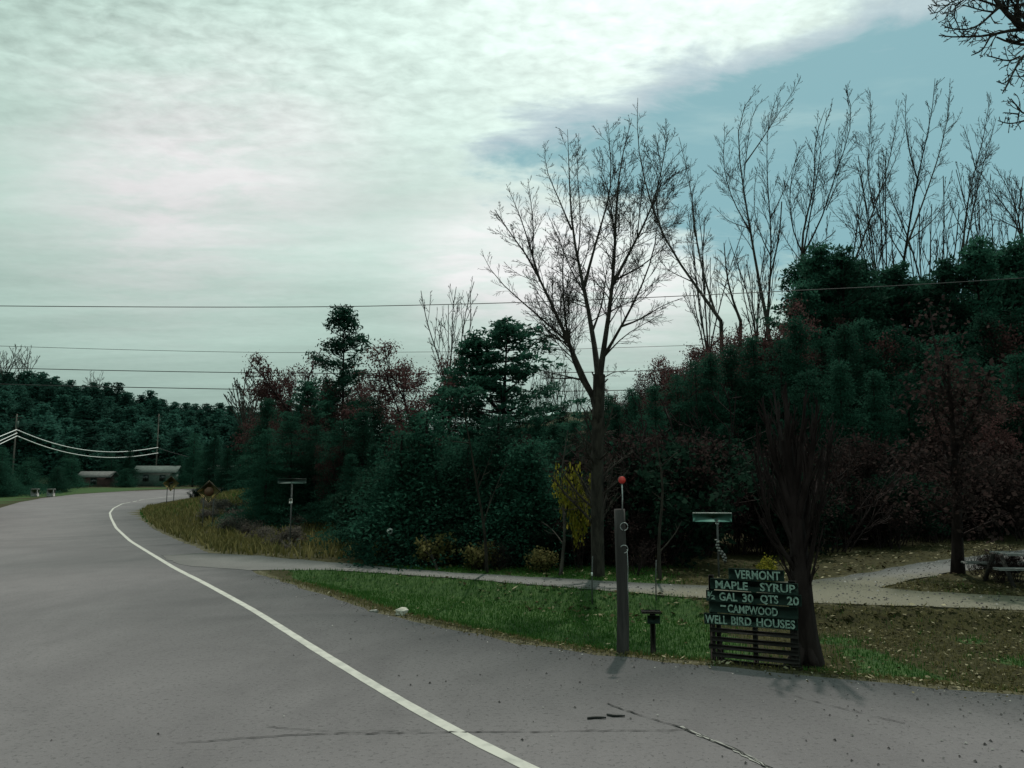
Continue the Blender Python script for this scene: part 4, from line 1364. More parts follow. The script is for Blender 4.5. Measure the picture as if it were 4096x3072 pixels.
# ------------------------------------------------------------------ far left: poles, cables, buildings
def pole(px, top, Y, label):
    p = at(px, top, Y); z0 = Hs(p[0], Y) - 0.2
    t = thing('utility_pole', label, 'pole', (p[0], Y, z0), 0, 'utility poles beyond the bend')
    hh = p[2] - z0
    MB().tube([(0, 0, 0), (0, 0, hh * 0.5), (0, 0, hh)], (0.13, 0.11, 0.09), 8).build('shaft', M['bark_pale'], t, True)
    MB().box((0, 0, hh - 0.5), (1.6, 0.1, 0.12)).build('crossarm', M['bark_dark'], t)
    MB().tube([(0.22, -0.05, hh - 1.9), (0.22, -0.05, hh - 1.0)], 0.15, 8).build('transformer', M['wall_grey'], t, True)
    return p, z0


pole(17, 414, 112, 'left slim utility pole at the edge of the frame')
pole(159, 414, 165, 'right slim utility pole in front of the far hillside')


def cable(name, pts, r, mat, label, group, n=24):
    """a wire hung through points given as (pixel x, pixel y, distance)"""
    W3 = np.array([at(*p) for p in pts])
    s = np.concatenate([[0], np.cumsum(np.linalg.norm(np.diff(W3, axis=0), axis=1))])
    t = np.linspace(0, s[-1], n)
    q = np.stack([np.interp(t, s, W3[:, k]) for k in range(3)], 1)
    for _ in range(4):
        q[1:-1] = q[1:-1] * 0.5 + (q[2:] + q[:-2]) * 0.25
    o = MB().tube(q, r, 6).build(name, mat, None, True)
    return tag(o, label, 'wire', group)


def sag(a, c, dip, k=7):
    out = []
    for i in range(k):
        t = i / (k - 1)
        out.append((a[0] + (c[0] - a[0]) * t, a[1] + (c[1] - a[1]) * t + dip * 4 * t * (1 - t), a[2] + (c[2] - a[2]) * t))
    return out


cable('utility_cable', sag((17, 430, 112), (158, 447.5, 165), 12), 0.07, M['cable'], 'upper sagging pale cable between the two far utility poles', 'cables beyond the bend')
cable('utility_cable', sag((17, 436, 112), (158, 453, 165), 12), 0.07, M['cable'], 'lower sagging pale cable between the two far utility poles', 'cables beyond the bend')
cable('utility_cable', sag((-70, 462, 66), (17, 429.5, 112), 1), 0.055, M['cable'], 'topmost of three pale cables rising to the left utility pole', 'cables beyond the bend')
cable('utility_cable', sag((-70, 470, 66), (17, 433, 112), 1), 0.05, M['cable'], 'middle of three pale cables rising to the left utility pole', 'cables beyond the bend')
cable('utility_cable', sag((-70, 474, 66), (17, 436, 112), 1), 0.05, M['cable'], 'lowest of three pale cables rising to the left utility pole', 'cables beyond the bend')
cable('utility_cable', sag((158, 448, 165), (230, 462, 200), 3), 0.05, M['wire'], 'faint cable running on right from the right utility pole', 'cables beyond the bend')

OW = 'overhead wires across the sky'
YW = 24
YB = 60         # the lower three run behind the first trees
cable('overhead_wire', [(-200, 304, YW), (0, 306, YW), (180, 307.2, YW), (340, 307, YW), (510, 303, YW), (640, 298, YW), (807, 290, YW), (900, 286, YW), (1180, 268, YW)], 0.012, M['wire'], 'topmost wire across the sky, well above the pine top', OW, 40)
cable('overhead_wire', [(-200, 340, YB), (0, 346, YB), (130, 350, YB), (268, 353, YB), (500, 351.5, YB), (700, 345, YB), (872, 340, YB), (1180, 328, YB)], 0.0172, M['wire'], 'thin faint wire second from the top across the sky', OW, 40)
cable('overhead_wire', [(-200, 362, YB), (0, 368, YB), (130, 371, YB), (265, 373, YB), (450, 374, YB), (620, 372, YB), (1180, 352, YB)], 0.0299, M['wire'], 'third wire from the top, crossing just over the far ridge', OW, 40)
cable('overhead_wire', [(-200, 378, YB), (60, 386, YB), (277, 390, YB), (420, 392, YB), (574, 391.5, YB), (800, 386, YB), (1180, 372, YB)], 0.0322, M['wire'], 'lowest wire, skimming the top of the far ridge', OW, 40)


def house(name, label, px, Y, w, d, hw, hr, wall, roof, rz, lift=0.0, wins=2):
    x = at(px, 480, Y)[0]
    t = thing(name, label, 'building', (x, Y, Hs(x, Y) + lift), rz)
    MB().box((0, 0, hw / 2 - 0.4), (w, d, hw + 0.8)).build('wall', M[wall], t)
    # gable roof with overhang and thickness
    e = 0.35; th = 0.14
    m_ = MB()
    hw_ = w / 2 + e
    for s_ in (-1, 1):
        y0, y1 = s_ * (d / 2 + e), 0.0
        za, zb = hw - e * hr / (d / 2), hw + hr
        v = [(-hw_, y0, za), (hw_, y0, za), (hw_, y1, zb), (-hw_, y1, zb), (-hw_, y0, za + th), (hw_, y0, za + th), (hw_, y1, zb + th), (-hw_, y1, zb + th)]
        m_.add(v, [(0, 3, 2, 1), (4, 5, 6, 7), (0, 1, 5, 4), (2, 3, 7, 6), (0, 4, 7, 3), (1, 2, 6, 5)])
    m_.build('roof', M[roof], t)
    g_ = MB()
    for s_ in (-1, 1):
        g_.add([(s_ * w / 2 * 0.995, -d / 2, hw), (s_ * w / 2 * 0.995, d / 2, hw), (s_ * w / 2 * 0.995, 0, hw + hr)], t=[(0, 1, 2)])
    g_.build('gable', M[wall], t)
    for k in range(wins):
        wx = (k + 0.5) / wins * w * 0.8 - w * 0.4
        f = MB().box((wx, -d / 2 - 0.03, hw * 0.55), (1.15, 0.08, 1.25)).build('window', M['roof'], t)
        MB().box((wx, -d / 2 - 0.075, hw * 0.55), (0.95, 0.04, 1.05)).build('pane', M['pane'], f)
    return t


house('house', 'low grey house with pale roof beyond the road, left of the small warning sign', 158, 158, 7.5, 6, 2.3, 1.2, 'wall_grey', 'roof', 0.18, 0.4)
house('house', 'pale grey house with light roof edge behind the larger warning sign', 231, 152, 6.2, 5, 2.6, 0.7, 'wall_grey', 'roof', -0.05, 0.6)
house('shed', 'dark red brown shed beyond the far side of the road', 98, 150, 5.5, 4, 1.8, 0.9, 'wall_brown', 'roof_dark', 0.1, 0.0, 1)
for px, lab in ((35, 'pale upright cabinet on the far grass, left of its pair'), (51, 'pale upright cabinet on the far grass, right of its pair')):
    x = at(px, 494, 100)[0]
    t = thing('roadside_cabinet', lab, 'cabinet', (x, 100, Hs(x, 100)), 0.1, 'pale cabinets on the far grass')
    MB().box((0, 0, 0.45), (0.8, 0.6, 0.9), bev=0.04).build('body', M['boards'], t)
    MB().box((0, -0.02, 0.93), (0.82, 0.62, 0.06), bev=0.02).build('lid', M['boards'], t)
for i in range(26):
    px = random.uniform(-90, 128); Y = random.uniform(96, 125) + max(0, px) * 0.2
    p = at(px, 480, Y)
    if d_road(np.array([p[0]]), np.array([Y]))[0][0] < 5: continue
    if 24 < px < 60 and Y < 106: continue
    if 84 < px < 112: continue
    plant('roadside_bush', 'dark bush on the far side of the road at the left', 'shrub', 'dark bushes across the road', HEMS[i % 2], p[0], Y, random.uniform(1.0, 1.9), random.random() * 6, ('trunk', 'crown'), 0, 1.4)
for px, top, Y in ((3, 446, 100), (-18, 430, 104), (-40, 420, 108), (130, 450, 150), (70, 448, 140), (112, 452, 160), (180, 455, 160), (205, 450, 165), (262, 462, 150), (248, 450, 160)):
    stand('roadside_tree', 'bushy dark tree standing across the road at the left', 'tree', 'dark trees across the road', HEM[random.randrange(4)], 8.0, px, top, Y, None, 1.4)


# ------------------------------------------------------------------ signs along the road
def diamond(label, px, cy, half_px, Y, mark, facing):
    c = at(px, cy, Y)
    z0 = Hs(c[0], Y)
    t = thing('warning_sign', label, 'road sign', (c[0], Y, z0), facing, 'diamond warning signs')
    hz = c[2] - z0
    h = half_px / F * Y
    th = 0.02
    rot45 = np.array(((math.cos(math.pi / 4), 0, -math.sin(math.pi / 4)), (0, 1, 0), (math.sin(math.pi / 4), 0, math.cos(math.pi / 4))))
    sd_ = h * math.sqrt(2)
    panel = MB().box((0, 0, hz), (sd_, th, sd_), rot45, 0.004).build('panel', M['yellow'], t)
    br = MB()
    for s_, ax in ((1, 0), (-1, 0), (1, 1), (-1, 1)):
        o = np.array((s_ * sd_ * 0.45, 0, 0)) if ax == 0 else np.array((0, 0, s_ * sd_ * 0.45))
        dim = (0.02, 0.004, sd_ * 0.9) if ax == 0 else (sd_ * 0.9 - 0.024, 0.004, 0.02)
        br.box(rot45 @ o + np.array((0, -0.0125, hz)), dim, rot45)
    br.build('border', M['black'], panel)
    if mark == 'octagon':
        r = h * 0.42
        ring = [(r * math.cos(k * math.pi / 4 + math.pi / 8), 0, r * math.sin(k * math.pi / 4 + math.pi / 8)) for k in range(8)]
        v = [(p[0], -0.0115, hz + p[2]) for p in ring] + [(p[0], -0.016, hz + p[2]) for p in ring]
        tr = [(8, 8 + k, 8 + k + 1) for k in range(1, 7)]
        q = [(k, (k + 1) % 8, 8 + (k + 1) % 8, 8 + k) for k in range(8)]
        MB().add(v, q, tr).build('octagon', M['oct'], panel)
    else:
        m_ = MB()
        a = h * 0.36
        m_.tube([(-a * .5, -0.014, hz - a), (-a * .5, -0.014, hz - 0.1 * a), (-a * .1, -0.014, hz + .35 * a), (a * .45, -0.014, hz + .4 * a)], 0.035, 6)
        m_.add([(a * .4, -0.014, hz + .75 * a), (a * .4, -0.014, hz + .05 * a), (a * .95, -0.014, hz + .4 * a), (a * .4, -0.02, hz + .75 * a), (a * .4, -0.02, hz + .05 * a), (a * .95, -0.02, hz + .4 * a)],
               t=[(0, 2, 1), (3, 4, 5)], q=[(0, 1, 4, 3), (1, 2, 5, 4), (2, 0, 3, 5)])
        m_.build('arrow', M['black'], panel)
    for s_ in (-1, 1):
        MB().box((s_ * h * 0.42, 0.035, (hz + h * 0.3) / 2 - 0.15), (0.05, 0.04, hz + h * 0.3 + 0.3)).build('leg', M['dark_metal'], t)
    return t


diamond('larger yellow diamond warning sign with dim reddish centre, on two legs', 209, 491.5, 11, 33.5, 'octagon', 0.35)
diamond('smaller farther yellow diamond warning sign on two legs, at the grassy nose', 171, 483.5, 7.6, 56, 'arrow', 0.38)

# street sign near the bend
Y = 24.5
c = at(292, 481, Y); z0 = Hs(c[0], Y)
t = thing('street_sign', 'dark green street name sign on a slim post, left behind the grass bank', 'road sign', (c[0], Y, z0), -0.08)
hz = c[2] - z0
MB().tube([(0, 0, -0.2), (0, 0, hz - 0.08)], 0.022, 8).build('post', M['dark_metal'], t, True)
MB().box((0, 0, hz), (0.88, 0.012, 0.15), bev=0.003).build('blade', M['blade_far'], t)
c2 = at(290.5, 501, Y)
MB().box((-0.005, -0.034, c2[2] - z0), (0.10, 0.01, 0.14), bev=0.003).build('marker', M['white'], t)

# white reflector disc on a stake at the edge of the woods
x, y = ground_pt(390, 567)
y += 0.8
c = at(390, 531, y); z0 = Hs(c[0], y)
t = thing('reflector_stake', 'small white reflector on a stake against the dark woods', 'stake', (c[0], y, z0))
MB().tube([(0, 0, -0.1), (0, 0, c[2] - z0 + 0.08)], 0.012, 6).build('stake', M['dark_metal'], t)
MB().tube([(0, -0.028, c[2] - z0), (0, -0.015, c[2] - z0)], 0.075, 14).build('disc', M['white'], t)
MB().tube([(0.012, -0.034, c[2] - z0 - 0.005), (0.012, -0.029, c[2] - z0 - 0.005)], 0.035, 10).build('centre', M['black'], t)

# near street sign with a ribbon
Y = 14.9 + 2.2
c = at(717, 513, Y); z0 = Hs(c[0], Y)
t = thing('street_sign', 'teal green street sign blade on a thin post behind the lettered sign', 'road sign', (c[0], Y, z0), -0.15)
hz = c[2] - z0
MB().tube([(0, 0, -0.2), (0, 0, hz - 0.12)], 0.020, 8).build('post', M['dark_metal'], t, True)
MB().box((-0.10, 0, hz - 0.10), (0.80, 0.010, 0.17), bev=0.003).build('blade', M['blade'], t)
MB().box((-0.10, 0, hz), (0.80, 0.035, 0.022), bev=0.004).build('lit_top_edge', M['white'], t)  # white bar paints light along the blade's top edge
MB().box((0, 0, hz - 0.21), (0.07, 0.05, 0.06), bev=0.008).build('clamp', M['metal'], t)
# striped ribbon tied to the post below the blade
c = at(716, 540, Y)
rb = thing('striped_ribbon', 'curled black and white striped ribbon hanging from the thin sign post', 'ribbon', (c[0], Y - 0.05, c[2] - 0.02))
MB().tube([(0.02, 0.03, 0.0), (0, -0.02, 0.03), (-0.03, 0.02, 0.02)], 0.014, 6).build('knot', M['boards'], rb, True)
for s_ in (-1, 1):
    n = 15
    tt = np.linspace(0, 1, n)
    cx = 0.02 + s_ * 0.030 * np.sin(tt * 3.0) + 0.15 * tt ** 1.7 - 0.03 * np.sin(tt * 7)
    cz = -0.43 * tt - (0.03 if s_ > 0 else 0) * tt
    cy = -0.04 - 0.02 * np.sin(tt * 9 + s_)
    tail = None
    for band_ in range(2):
        m_ = MB()
        for i in range(n - 1):
            if (i // 1) % 2 != band_: continue
            w_ = 0.022
            v = [(cx[i] - w_, cy[i], cz[i]), (cx[i] + w_, cy[i], cz[i] + 0.012), (cx[i + 1] + w_, cy[i + 1], cz[i + 1] + 0.012), (cx[i + 1] - w_, cy[i + 1], cz[i + 1])]
            v += [(p[0], p[1] + 0.004, p[2]) for p in v]
            m_.add(v, [(0, 1, 2, 3), (7, 6, 5, 4), (0, 4, 5, 1), (2, 6, 7, 3), (1, 5, 6, 2), (3, 7, 4, 0)])
        if band_ == 0:
            tail = m_.build('tail', M['boards'], rb)
        else:
            m_.build('dark_bands', M['black'], tail)

# driveway stakes
for px, by_, ty, wd, lab in ((592, 594, 556, True, 'thin driveway stake with white band, left of the wooden post'), (656, 597, 560, False, 'thin driveway stake right of the wooden post')):
    x, y = ground_pt(px, by_)
    c = at(px, ty, y); z0 = Hs(x, y)
    t = thing('driveway_stake', lab, 'stake', (x, y, z0), 0, 'stakes along the side road')
    MB().tube([(0, 0, -0.1), (0.004, 0, (c[2] - z0) * 0.6), (0.018, 0, c[2] - z0)], 0.011, 6).build('rod', M['dark_metal'], t)
    if wd:
        c3 = at(px, 574, y)
        MB().tube([(0.002, 0, c3[2] - z0 - 0.03), (0.003, 0, c3[2] - z0 + 0.03)], 0.017, 8).build('band', M['white'], t)

# ------------------------------------------------------------------ wooden post with reflector
X0, Y0 = 1.315, 9.86
zg = Hs(X0, Y0)
t = thing('wooden_post', 'weathered round wooden post topped by a red reflector on a rod', 'post', (X0, Y0, zg), 0.0)
ph = at(622, 509, Y0)[2] - zg
n_ = 9
zz = np.linspace(-0.25, ph, n_)
MB().tube([(0.012 * math.sin(z * 3), 0.006 * math.cos(z * 2), z) for z in zz], [0.074 - 0.010 * (z / ph) + 0.002 * math.sin(z * 13) for z in zz], 14).build('shaft', M['post'], t, True)
for py in (526.5, 549):
    c = at(624, py, Y0 - 0.08)
    lz = c[2] - zg
    ring = [(c[0] - X0 + 0.046 * math.cos(a_), -0.078 - 0.01 * abs(math.sin(a_)), lz + 0.046 * math.sin(a_)) for a_ in np.linspace(-1.6, 4.4 if py < 540 else 2.6, 18)]
    MB().tube(ring, 0.005, 6).build('wire_loop', M['metal'], t, True)
rt_ = at(622.5, 480, Y0)
hx = rt_[0] - X0
MB().tube([(0.02, 0, ph - 0.12), (0.012 + hx * 0.5, 0, ph + 0.15), (hx - 0.008, 0, rt_[2] - zg)], 0.0075, 6).build('rod', M['metal'], t, True)
rm = MB()
rz_ = rt_[2] - zg
rm.tube([(hx - 0.008, -0.02, rz_), (hx - 0.008, -0.005, rz_)], 0.044, 16)
rm.build('reflector', M['red'], t)
MB().tube([(hx - 0.008, -0.004, rz_), (hx - 0.008, 0.012, rz_)], 0.047, 16).build('reflector_backing', M['dark_metal'], t)
# loose wire hanging down the shaft
MB().tube([(0.065, -0.045, ph * 0.72), (0.072, -0.05, ph * 0.6), (0.064, -0.05, ph * 0.45), (0.07, -0.045, ph * 0.3)], 0.004, 5).build('loose_wire', M['metal'], t)

# small dark box on a short post between the wooden post and the lettered sign
x, y = ground_pt(651, 640)
z0 = Hs(x, y)
y -= 0.15
z0 = Hs(x, y)
t = thing('short_post', 'short dark post with a small board on top, between wooden post and lettered sign', 'post', (x, y, z0), -0.1)
ph = at(651, 610, y)[2] - z0
MB().box((0, 0, ph / 2 - 0.1), (0.065, 0.065, ph + 0.2), bev=0.006).build('stub', M['pallet'], t)
MB().box((-0.02, -0.01, ph - 0.02), (0.24, 0.16, 0.03), bev=0.005).build('board', M['pallet'], t)
MB().box((0.01, -0.045, ph - 0.11), (0.16, 0.02, 0.10), bev=0.004).build('front_plate', M['plank'], t)

# ------------------------------------------------------------------ lettered sign
LA = np.array((2.26, 9.50)); LB = np.array((3.14, 9.06))
wS = float(np.linalg.norm(LB - LA)); ang = math.atan2(LB[1] - LA[1], LB[0] - LA[0])
zS = Hs(*((LA + LB) / 2))
sg = thing('lettered_sign', 'dark hand painted plank sign on slatted frame, advertising maple syrup, by the road', 'sign', (LA[0], LA[1], zS), ang, None, (1, 1, 1.085))
k_ = wS / 0.97
tilt = 0.0
rows = [  # plank x0, x1, z centre, words [(text, x0, x1, dz)]
    (0.24 * k_, 0.84 * k_, 0.925, [('VERMONT', 0.31, 0.80, 0)]),
    (0.03 * k_, 0.98 * k_, 0.806, [('MAPLE', 0.09, 0.45, 0), ('SYRUP', 0.58, 0.95, 0)]),
    (-0.02 * k_, 1.01 * k_, 0.687, [('1', 0.0, 0.025, 0.022), ('2', 0.035, 0.085, -0.012), ('GAL', 0.13, 0.33, 0), ('30', 0.385, 0.505, 0), ('QTS', 0.58, 0.77, 0), ('20', 0.86, 0.985, 0)]),
    (0.01 * k_, 0.97 * k_, 0.568, [('-', 0.14, 0.20, 0.03), ('CAMPWOOD', 0.22, 0.76, 0)]),
    (-0.05 * k_, 0.96 * k_, 0.449, [('WELL', -0.035, 0.21, 0), ('BIRD', 0.255, 0.475, 0), ('HOUSES', 0.53, 0.935, 0)]),
]
dg_text = None


def word_mesh(txt, height, width):
    cu = bpy.data.curves.new('lettering', 'FONT')
    cu.body = txt
    cu.size = 1.0
    cu.extrude = 0.02
    cu.offset = 0.022
    cu.resolution_u = 3
    o = bpy.data.objects.new('lettering', cu)
    COL.objects.link(o)
    bpy.context.view_layer.update()
    me = bpy.data.meshes.new_from_object(o.evaluated_get(bpy.context.evaluated_depsgraph_get()))
    COL.objects.unlink(o)
    bpy.data.objects.remove(o)
    v = np.empty(len(me.vertices) * 3, np.float32)
    me.vertices.foreach_get('co', v); v = v.reshape(-1, 3)
    mn, mx = v.min(0), v.max(0)
    hh = 0.72
    out = np.empty_like(v)
    out[:, 0] = (v[:, 0] - mn[0]) / (mx[0] - mn[0]) * width
    out[:, 2] = (v[:, 1] / hh) * height - height / 2
    out[:, 1] = -(v[:, 2] + 0.02) * 0.10
    fs = [tuple(p.vertices) for p in me.polygons]
    return out, fs


for i, (xa, xb, zc, words_) in enumerate(rows):
    slope = -0.010 * (1 if i % 2 else -0.4)
    R_ = np.array(((math.cos(slope), 0, -math.sin(slope)), (0, 1, 0), (math.sin(slope), 0, math.cos(slope))))
    pl = MB().box(((xa + xb) / 2, 0.002 * (i % 2), zc), (xb - xa, 0.022, 0.114), R_, 0.003).build('plank', M['plank'], sg)
    for txt, u0, u1, dz_ in words_:
        hgt = 0.084 if len(txt) > 1 else (0.045 if txt in '12' else 0.084)
        v, f = word_mesh(txt, hgt * (1 + random.uniform(-0.05, 0.05)), (u1 - u0) * k_)
        v[:, 0] += u0 * k_; v[:, 2] += zc + dz_ + (v[:, 0] - (xa + xb) / 2) * math.tan(slope) + random.uniform(-0.003, 0.003); v[:, 1] += -0.0135 + 0.002 * (i % 2)
        me = bpy.data.meshes.new('lettering'); me.from_pydata(v.tolist(), [], f); me.materials.append(M['letter'])
        obj('lettering', me, pl)
    if i == 2:
        me2 = MB().box((0.030 * k_, -0.0155, zc + 0.006), (0.008, 0.004, 0.085), np.array(((math.cos(-.45), 0, -math.sin(-.45)), (0, 1, 0), (math.sin(-.45), 0, math.cos(-.45)))))
        me2.build('fraction_stroke', M['letter'], pl)
for xx, z_0, z_1, w_ in ((0.035, -0.05, 0.90, 0.06), (0.105, -0.05, 0.42, 0.05), (wS * 0.52, -0.02, 0.93, 0.055), (wS - 0.055, -0.05, 0.88, 0.085)):
    MB().box((xx, 0.032, (z_0 + z_1) / 2), (w_, 0.036, z_1 - z_0), bev=0.004).build('upright', M['pallet'], sg)
for zc, dx in ((0.335, 0.0), (0.245, 0.01), (0.165, -0.01), (0.085, 0.012), (0.018, 0.08)):
    MB().box((wS / 2 + dx, 0.0, zc), (wS - 0.02 - dx, 0.020, 0.048), bev=0.003).build('slat', M['pallet'], sg)
for xx in (0.06, wS - 0.06):
    MB().tube([(xx, 0.05, 0.62), (xx, 0.45, -0.08)], 0.02, 6).build('rear_brace', M['pallet'], sg)

# ------------------------------------------------------------------ pale picnic table at the right edge
x, y = ground_pt(1016, 588)
z0 = Hs(x, y)
t = thing('picnic_table', 'pale weathered picnic table cut by the right edge, on the grass island', 'table', (x + 0.62, y + 0.5, z0), -0.06)
for s_ in (-1, 1):
    sb = MB().box((0, s_ * 0.62, 0.36), (1.95, 0.24, 0.04), bev=0.006)
    sb.build('seat', M['boards'], t)
for k in range(4):
    MB().box((0.28, (k - 1.5) * 0.17, 0.60), (1.75, 0.155, 0.04), bev=0.006).build('top_board', M['boards'], t)
for s_ in (-1, 1):
    for q_ in (-1, 1):
        MB().tube([(s_ * 0.62, q_ * 0.55, -0.03), (s_ * 0.62, q_ * 0.14, 0.58)], 0.04, 6).build('leg', M['pallet'], t)
    MB().box((s_ * 0.62, 0, 0.315), (0.05, 1.46, 0.05), bev=0.005).build('cross_bar', M['pallet'], t)
# low leafy clutter beside the table
for i in range(9):
    x_, y_ = ground_pt(random.uniform(972, 1030), random.uniform(570, 584))
    plant('low_brush', 'low dark brush around the picnic table', 'shrub', 'low brush round the picnic table', BRUSH[(0, 1, 2)[i % 3]], x_, y_, random.uniform(0.18, 0.32), random.random() * 6, BRP, 0, 1.4)


# ------------------------------------------------------------------ stones, sticks
def stone(name, label, x, y, r, seed, mat, cat='stone'):
    rg = np.random.default_rng(seed)
    me = bpy.data.meshes.new(name)
    import bmesh
    bm = bmesh.new()
    bmesh.ops.create_icosphere(bm, subdivisions=2, radius=1.0)
    ph = rg.random(3) * 6
    for v in bm.verts:
        f = 1 + 0.16 * math.sin(3 * v.co.x + ph[0]) + 0.14 * math.sin(4 * v.co.y + ph[1]) + 0.12 * math.sin(5 * v.co.z + ph[2])
        v.co = Vector((v.co.x * r * 1.2, v.co.y * r, v.co.z * r * 0.8)) * f
    bm.to_mesh(me); bm.free()
    me.materials.append(mat)
    o = obj(name, me)
    o.location = (x, y, Hs(x, y) + r * 0.45)
    return tag(o, label, cat)


x, y = ground_pt(400, 616)
stone('pale_stone', 'pale rounded stone on the grass edge of the highway', x, y + 0.15, 0.085, 3, M['rock'])
x, y = ground_pt(373, 612)
stone('grey_stone', 'small grey stone left of the pale stone on the road edge', x, y + 0.05, 0.055, 4, M['seam'])
for px, py, a_, lab, pts in ((596, 719, 0.25, 'left dark stick lying on the asphalt', [(-0.09, 0), (0.0, 0.012), (0.10, -0.02)]), (615, 717, -0.1, 'right dark stick lying on the asphalt', [(-0.08, 0.03), (-0.02, 0.0), (0.1, 0.005)])):
    x, y = ground_pt(px, py)
    o = MB().tube([(p[0] * 0.85, p[1], 0.011) for p in pts], (0.009, 0.013, 0.007), 7).build('stick', M['black'], None, True)
    o.location = (x, y, 0); o.rotation_euler = (0, 0, a_)
    tag(o, lab, 'stick', 'dark sticks on the asphalt')


# ------------------------------------------------------------------ ground clutter (uncountable)
def scatter_blades(name, X, Y_, h, wd, mat, rg, lean=0.6):
    n = len(X)
    Z = H(X, Y_)
    a_ = rg.random(n) * 6.283
    hh = h * (0.5 + rg.random(n))
    ww = wd * (0.6 + 0.8 * rg.random(n))
    lx = np.cos(a_ + 1.3 + rg.normal(0, 0.6, n)) * hh * lean * rg.random(n); ly = np.sin(a_ + 1.3 + rg.normal(0, 0.6, n)) * hh * lean * rg.random(n)
    c, s = np.cos(a_) * ww / 2, np.sin(a_) * ww / 2
    p0 = np.stack([X - c, Y_ - s, Z - 0.01], 1); p1 = np.stack([X + c, Y_ + s, Z - 0.01], 1)
    m0 = np.stack([X - c * .7 + lx * .4, Y_ - s * .7 + ly * .4, Z + hh * .6], 1); m1 = np.stack([X + c * .7 + lx * .4, Y_ + s * .7 + ly * .4, Z + hh * .6], 1)
    tp = np.stack([X + lx, Y_ + ly, Z + hh], 1)
    v = np.stack([p0, p1, m1, m0, tp], 1).reshape(-1, 3)
    i = np.arange(n)[:, None] * 5
    return tag(obj(name, mesh_np(name, v, i + np.array([[3, 2, 4]]), i + np.array([[0, 1, 2, 3]]), False, [mat])), kind='stuff')


rg = np.random.default_rng(99)


def pool(n, box):
    X = rg.uniform(box[0], box[1], n); Y_ = rg.uniform(box[2], box[3], n)
    dm, ds = d_road(X, Y_)
    ok = (dm > 0.02) & (ds > 0.03)
    return X[ok], Y_[ok], dm[ok], ds[ok]


X, Y_, dm, ds = pool(260000, (-7, 9, 7.5, 20))
gmk = green_mask(X, Y_, dm, ds)
ok = rg.random(len(X)) < np.clip(gmk + 0.25 * lumps(X * 2, Y_ * 2), 0, 1) * 0.62
scatter_blades('grass', X[ok], Y_[ok], 0.050, 0.011, M['grass'], rg)
ok2 = (rg.random(len(X)) < (1 - gmk) * 0.22) & ~ok & (Y_ < 17)
scatter_blades('dry_grass', X[ok2], Y_[ok2], 0.050, 0.010, M['straw'], rg, 1.0)
# taller dry grass along the bank inside the bend
X, Y_, dm, ds = pool(90000, (-34, -2, 18.5, 66))
ok = (dm < 9) & (dm > 0.15) & (rg.random(len(X)) < np.clip(1.1 - dm / 9, 0, 1)) & (Y_ > 19.6) & ((X < -7.5) | (Y_ > 21.5))
scatter_blades('bank_grass', X[ok], Y_[ok], 0.24, 0.045, M['straw'], rg, 0.9)
ok3 = (dm < 14) & (Y_ > 22) & (rg.random(len(X)) < green_mask(X, Y_, dm, ds) * 0.8)
if ok3.sum() > 10:
    scatter_blades('bank_green_grass', X[ok3], Y_[ok3], 0.16, 0.05, M['grass'], rg, 0.8)


def scatter_leaves(name, X, Y_, size, rg, mat, up=0.006):
    n = len(X)
    Z = H(X, Y_)
    dm, ds = d_road(X, Y_)
    Z = np.where((dm < 0) | (ds < 0), 0.008, Z) + up + 0.02 * rg.random(n) * ((dm > 0) & (ds > 0))
    a_ = rg.random(n) * 6.283
    sz = size * (0.5 + rg.random(n))
    u = np.stack([np.cos(a_), np.sin(a_), rg.normal(0, 0.25, n)], 1)
    w_ = np.stack([-np.sin(a_), np.cos(a_), rg.normal(0, 0.25, n)], 1)
    c = np.stack([X, Y_, Z + sz * 0.18], 1)
    s = sz[:, None]
    v = np.stack([c - u * s * .6, c + w_ * s * .42 + np.array((0, 0, 1)) * s * .12 * rg.random((n, 1)), c + u * s * .6 + np.array((0, 0, 1)) * s * .2 * rg.random((n, 1)), c - w_ * s * .42 + np.array((0, 0, 1)) * s * .12 * rg.random((n, 1))], 1).reshape(-1, 3)
    i = np.arange(n)[:, None] * 4
    return tag(obj(name, mesh_np(name, v, np.concatenate([i + np.array([[0, 1, 2]]), i + np.array([[0, 2, 3]])]), None, False, [mat])), kind='stuff')


X, Y_, dm, ds = pool(60000, (2.6, 14, 6, 16))
dens = smoothstep(2.8, 5.5, X) * (0.35 + 0.3 * (lumps(X * 1.1, Y_ * 1.1) + 0.5)) * (1 - 0.75 * green_mask(X, Y_, dm, ds))
ok = rg.random(len(X)) < np.clip(dens, 0, 1) * 0.75
scatter_leaves('fallen_leaves', X[ok], Y_[ok], 0.036, rg, M['litter'])
# leaves gathered along the pavement edge and thinly over the verge
X, Y_, dm, ds = pool(90000, (-6, 9, 6.5, 19))
ok = ((dm < 0.42) & (rg.random(len(X)) < (0.20 + 0.35 * (lumps(X * 2.3, Y_ * 2.3) > 0.1)) * smoothstep(-4, 0, X))) | (rg.random(len(X)) < 0.012)
scatter_leaves('edge_leaves', X[ok], Y_[ok], 0.040, rg, M['litter'])
# leaf litter and crumbs on the far side of the side road
X, Y_, dm, ds = pool(60000, (-6, 16, 13, 27))
ok = (ds < 2.5) & (dm > 3) & (rg.random(len(X)) < 0.16)
scatter_leaves('woodland_litter', X[ok], Y_[ok], 0.07, rg, M['litter'])


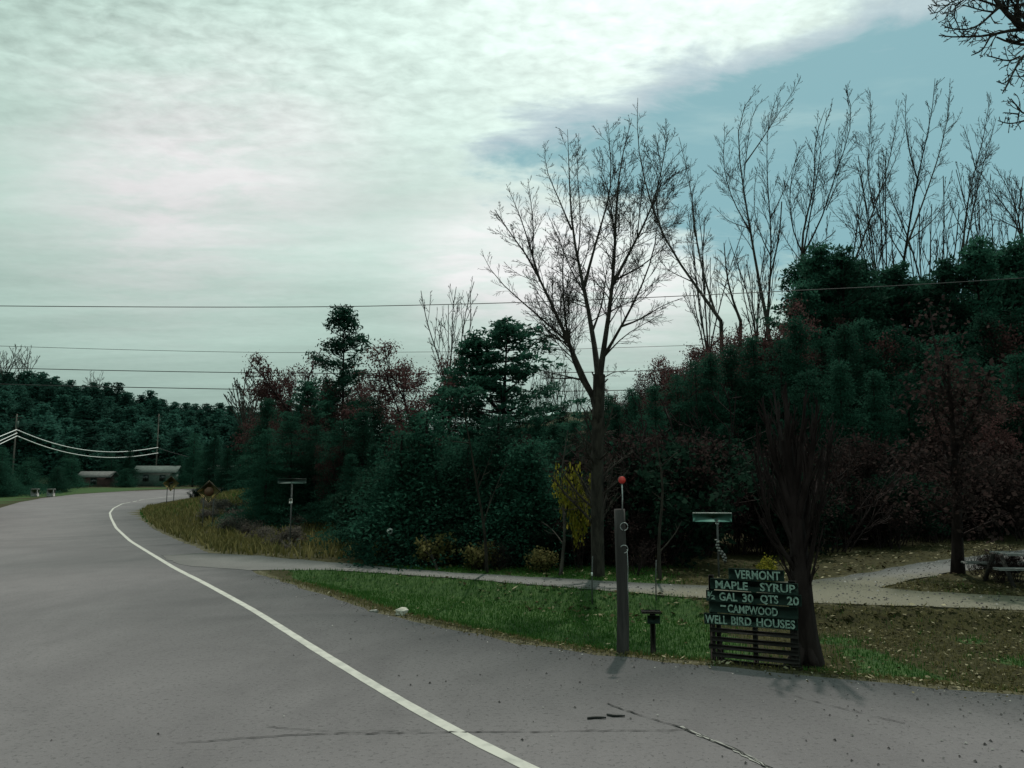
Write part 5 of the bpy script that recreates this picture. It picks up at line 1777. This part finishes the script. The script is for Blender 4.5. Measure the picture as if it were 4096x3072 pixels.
def crumbs(name, n, box, size, keep):
    X = rg.uniform(box[0], box[1], n); Y_ = rg.uniform(box[2], box[3], n)
    k = keep(X, Y_)
    X, Y_ = X[k], Y_[k]
    n = len(X)
    sz = size * (0.4 + 1.2 * rg.random(n) ** 2)
    base = np.array([(1, 0, 0), (-.5, .85, 0), (-.5, -.85, 0), (0.1, 0, 1.0)])
    a_ = rg.random(n) * 6.283
    ca, sa = np.cos(a_), np.sin(a_)
    v = np.empty((n, 4, 3))
    for j in range(4):
        v[:, j, 0] = X + (base[j, 0] * ca - base[j, 1] * sa) * sz
        v[:, j, 1] = Y_ + (base[j, 0] * sa + base[j, 1] * ca) * sz
        v[:, j, 2] = 0.006 + base[j, 2] * sz * 0.8
    i = np.arange(n)[:, None] * 4
    tr = np.concatenate([i + np.array([q]) for q in ((0, 1, 3), (1, 2, 3), (2, 0, 3))])
    return tag(obj(name, mesh_np(name, v.reshape(-1, 3), tr, None, False, [M['pebble']])), kind='stuff')


def keep_main(X, Y_):
    dm, ds = d_road(X, Y_)
    xl = np.interp(Y_, [2.2, 3.9, 5.95, 7.83, 9.68, 12.89], [3.2, 1.6, 0.11, -1.11, -2.19, -4.01])
    return (dm < -0.05) & (rg.random(len(X)) < np.where(X > xl + 0.3, 0.25 + 0.75 * smoothstep(1.0, 4.5, X), 0.03))


crumbs('road_crumbs', 2600, (-4, 7.5, 4.5, 12), 0.012, keep_main)
crumbs('gravel', 9000, (-4, 13, 11, 21), 0.020, lambda X, Y_: (d_road(X, Y_)[1] < -0.05) & (rg.random(len(X)) < 0.25 + 0.5 * smoothstep(-1, 4, X)))


def keep_edge(X, Y_):
    dm, ds = d_road(X, Y_)
    return (dm < 0.02) & (dm > -0.55) & (rg.random(len(X)) < np.exp(dm / 0.16) * (0.35 + 0.65 * (lumps(X * 2.1, Y_ * 2.1) > -0.1)))


crumbs('edge_grit', 60000, (-6, 7.5, 6.5, 18), 0.011, keep_edge)
X = rg.uniform(-2, 8, 26000); Y_ = rg.uniform(6.5, 14, 26000)
dm, ds = d_road(X, Y_)
ok = (dm < 0) & (dm > -0.5) & (rg.random(len(X)) < 0.22 * np.exp(dm / 0.14))
scatter_leaves('road_edge_leaves', X[ok], Y_[ok], 0.032, rg, M['litter'])
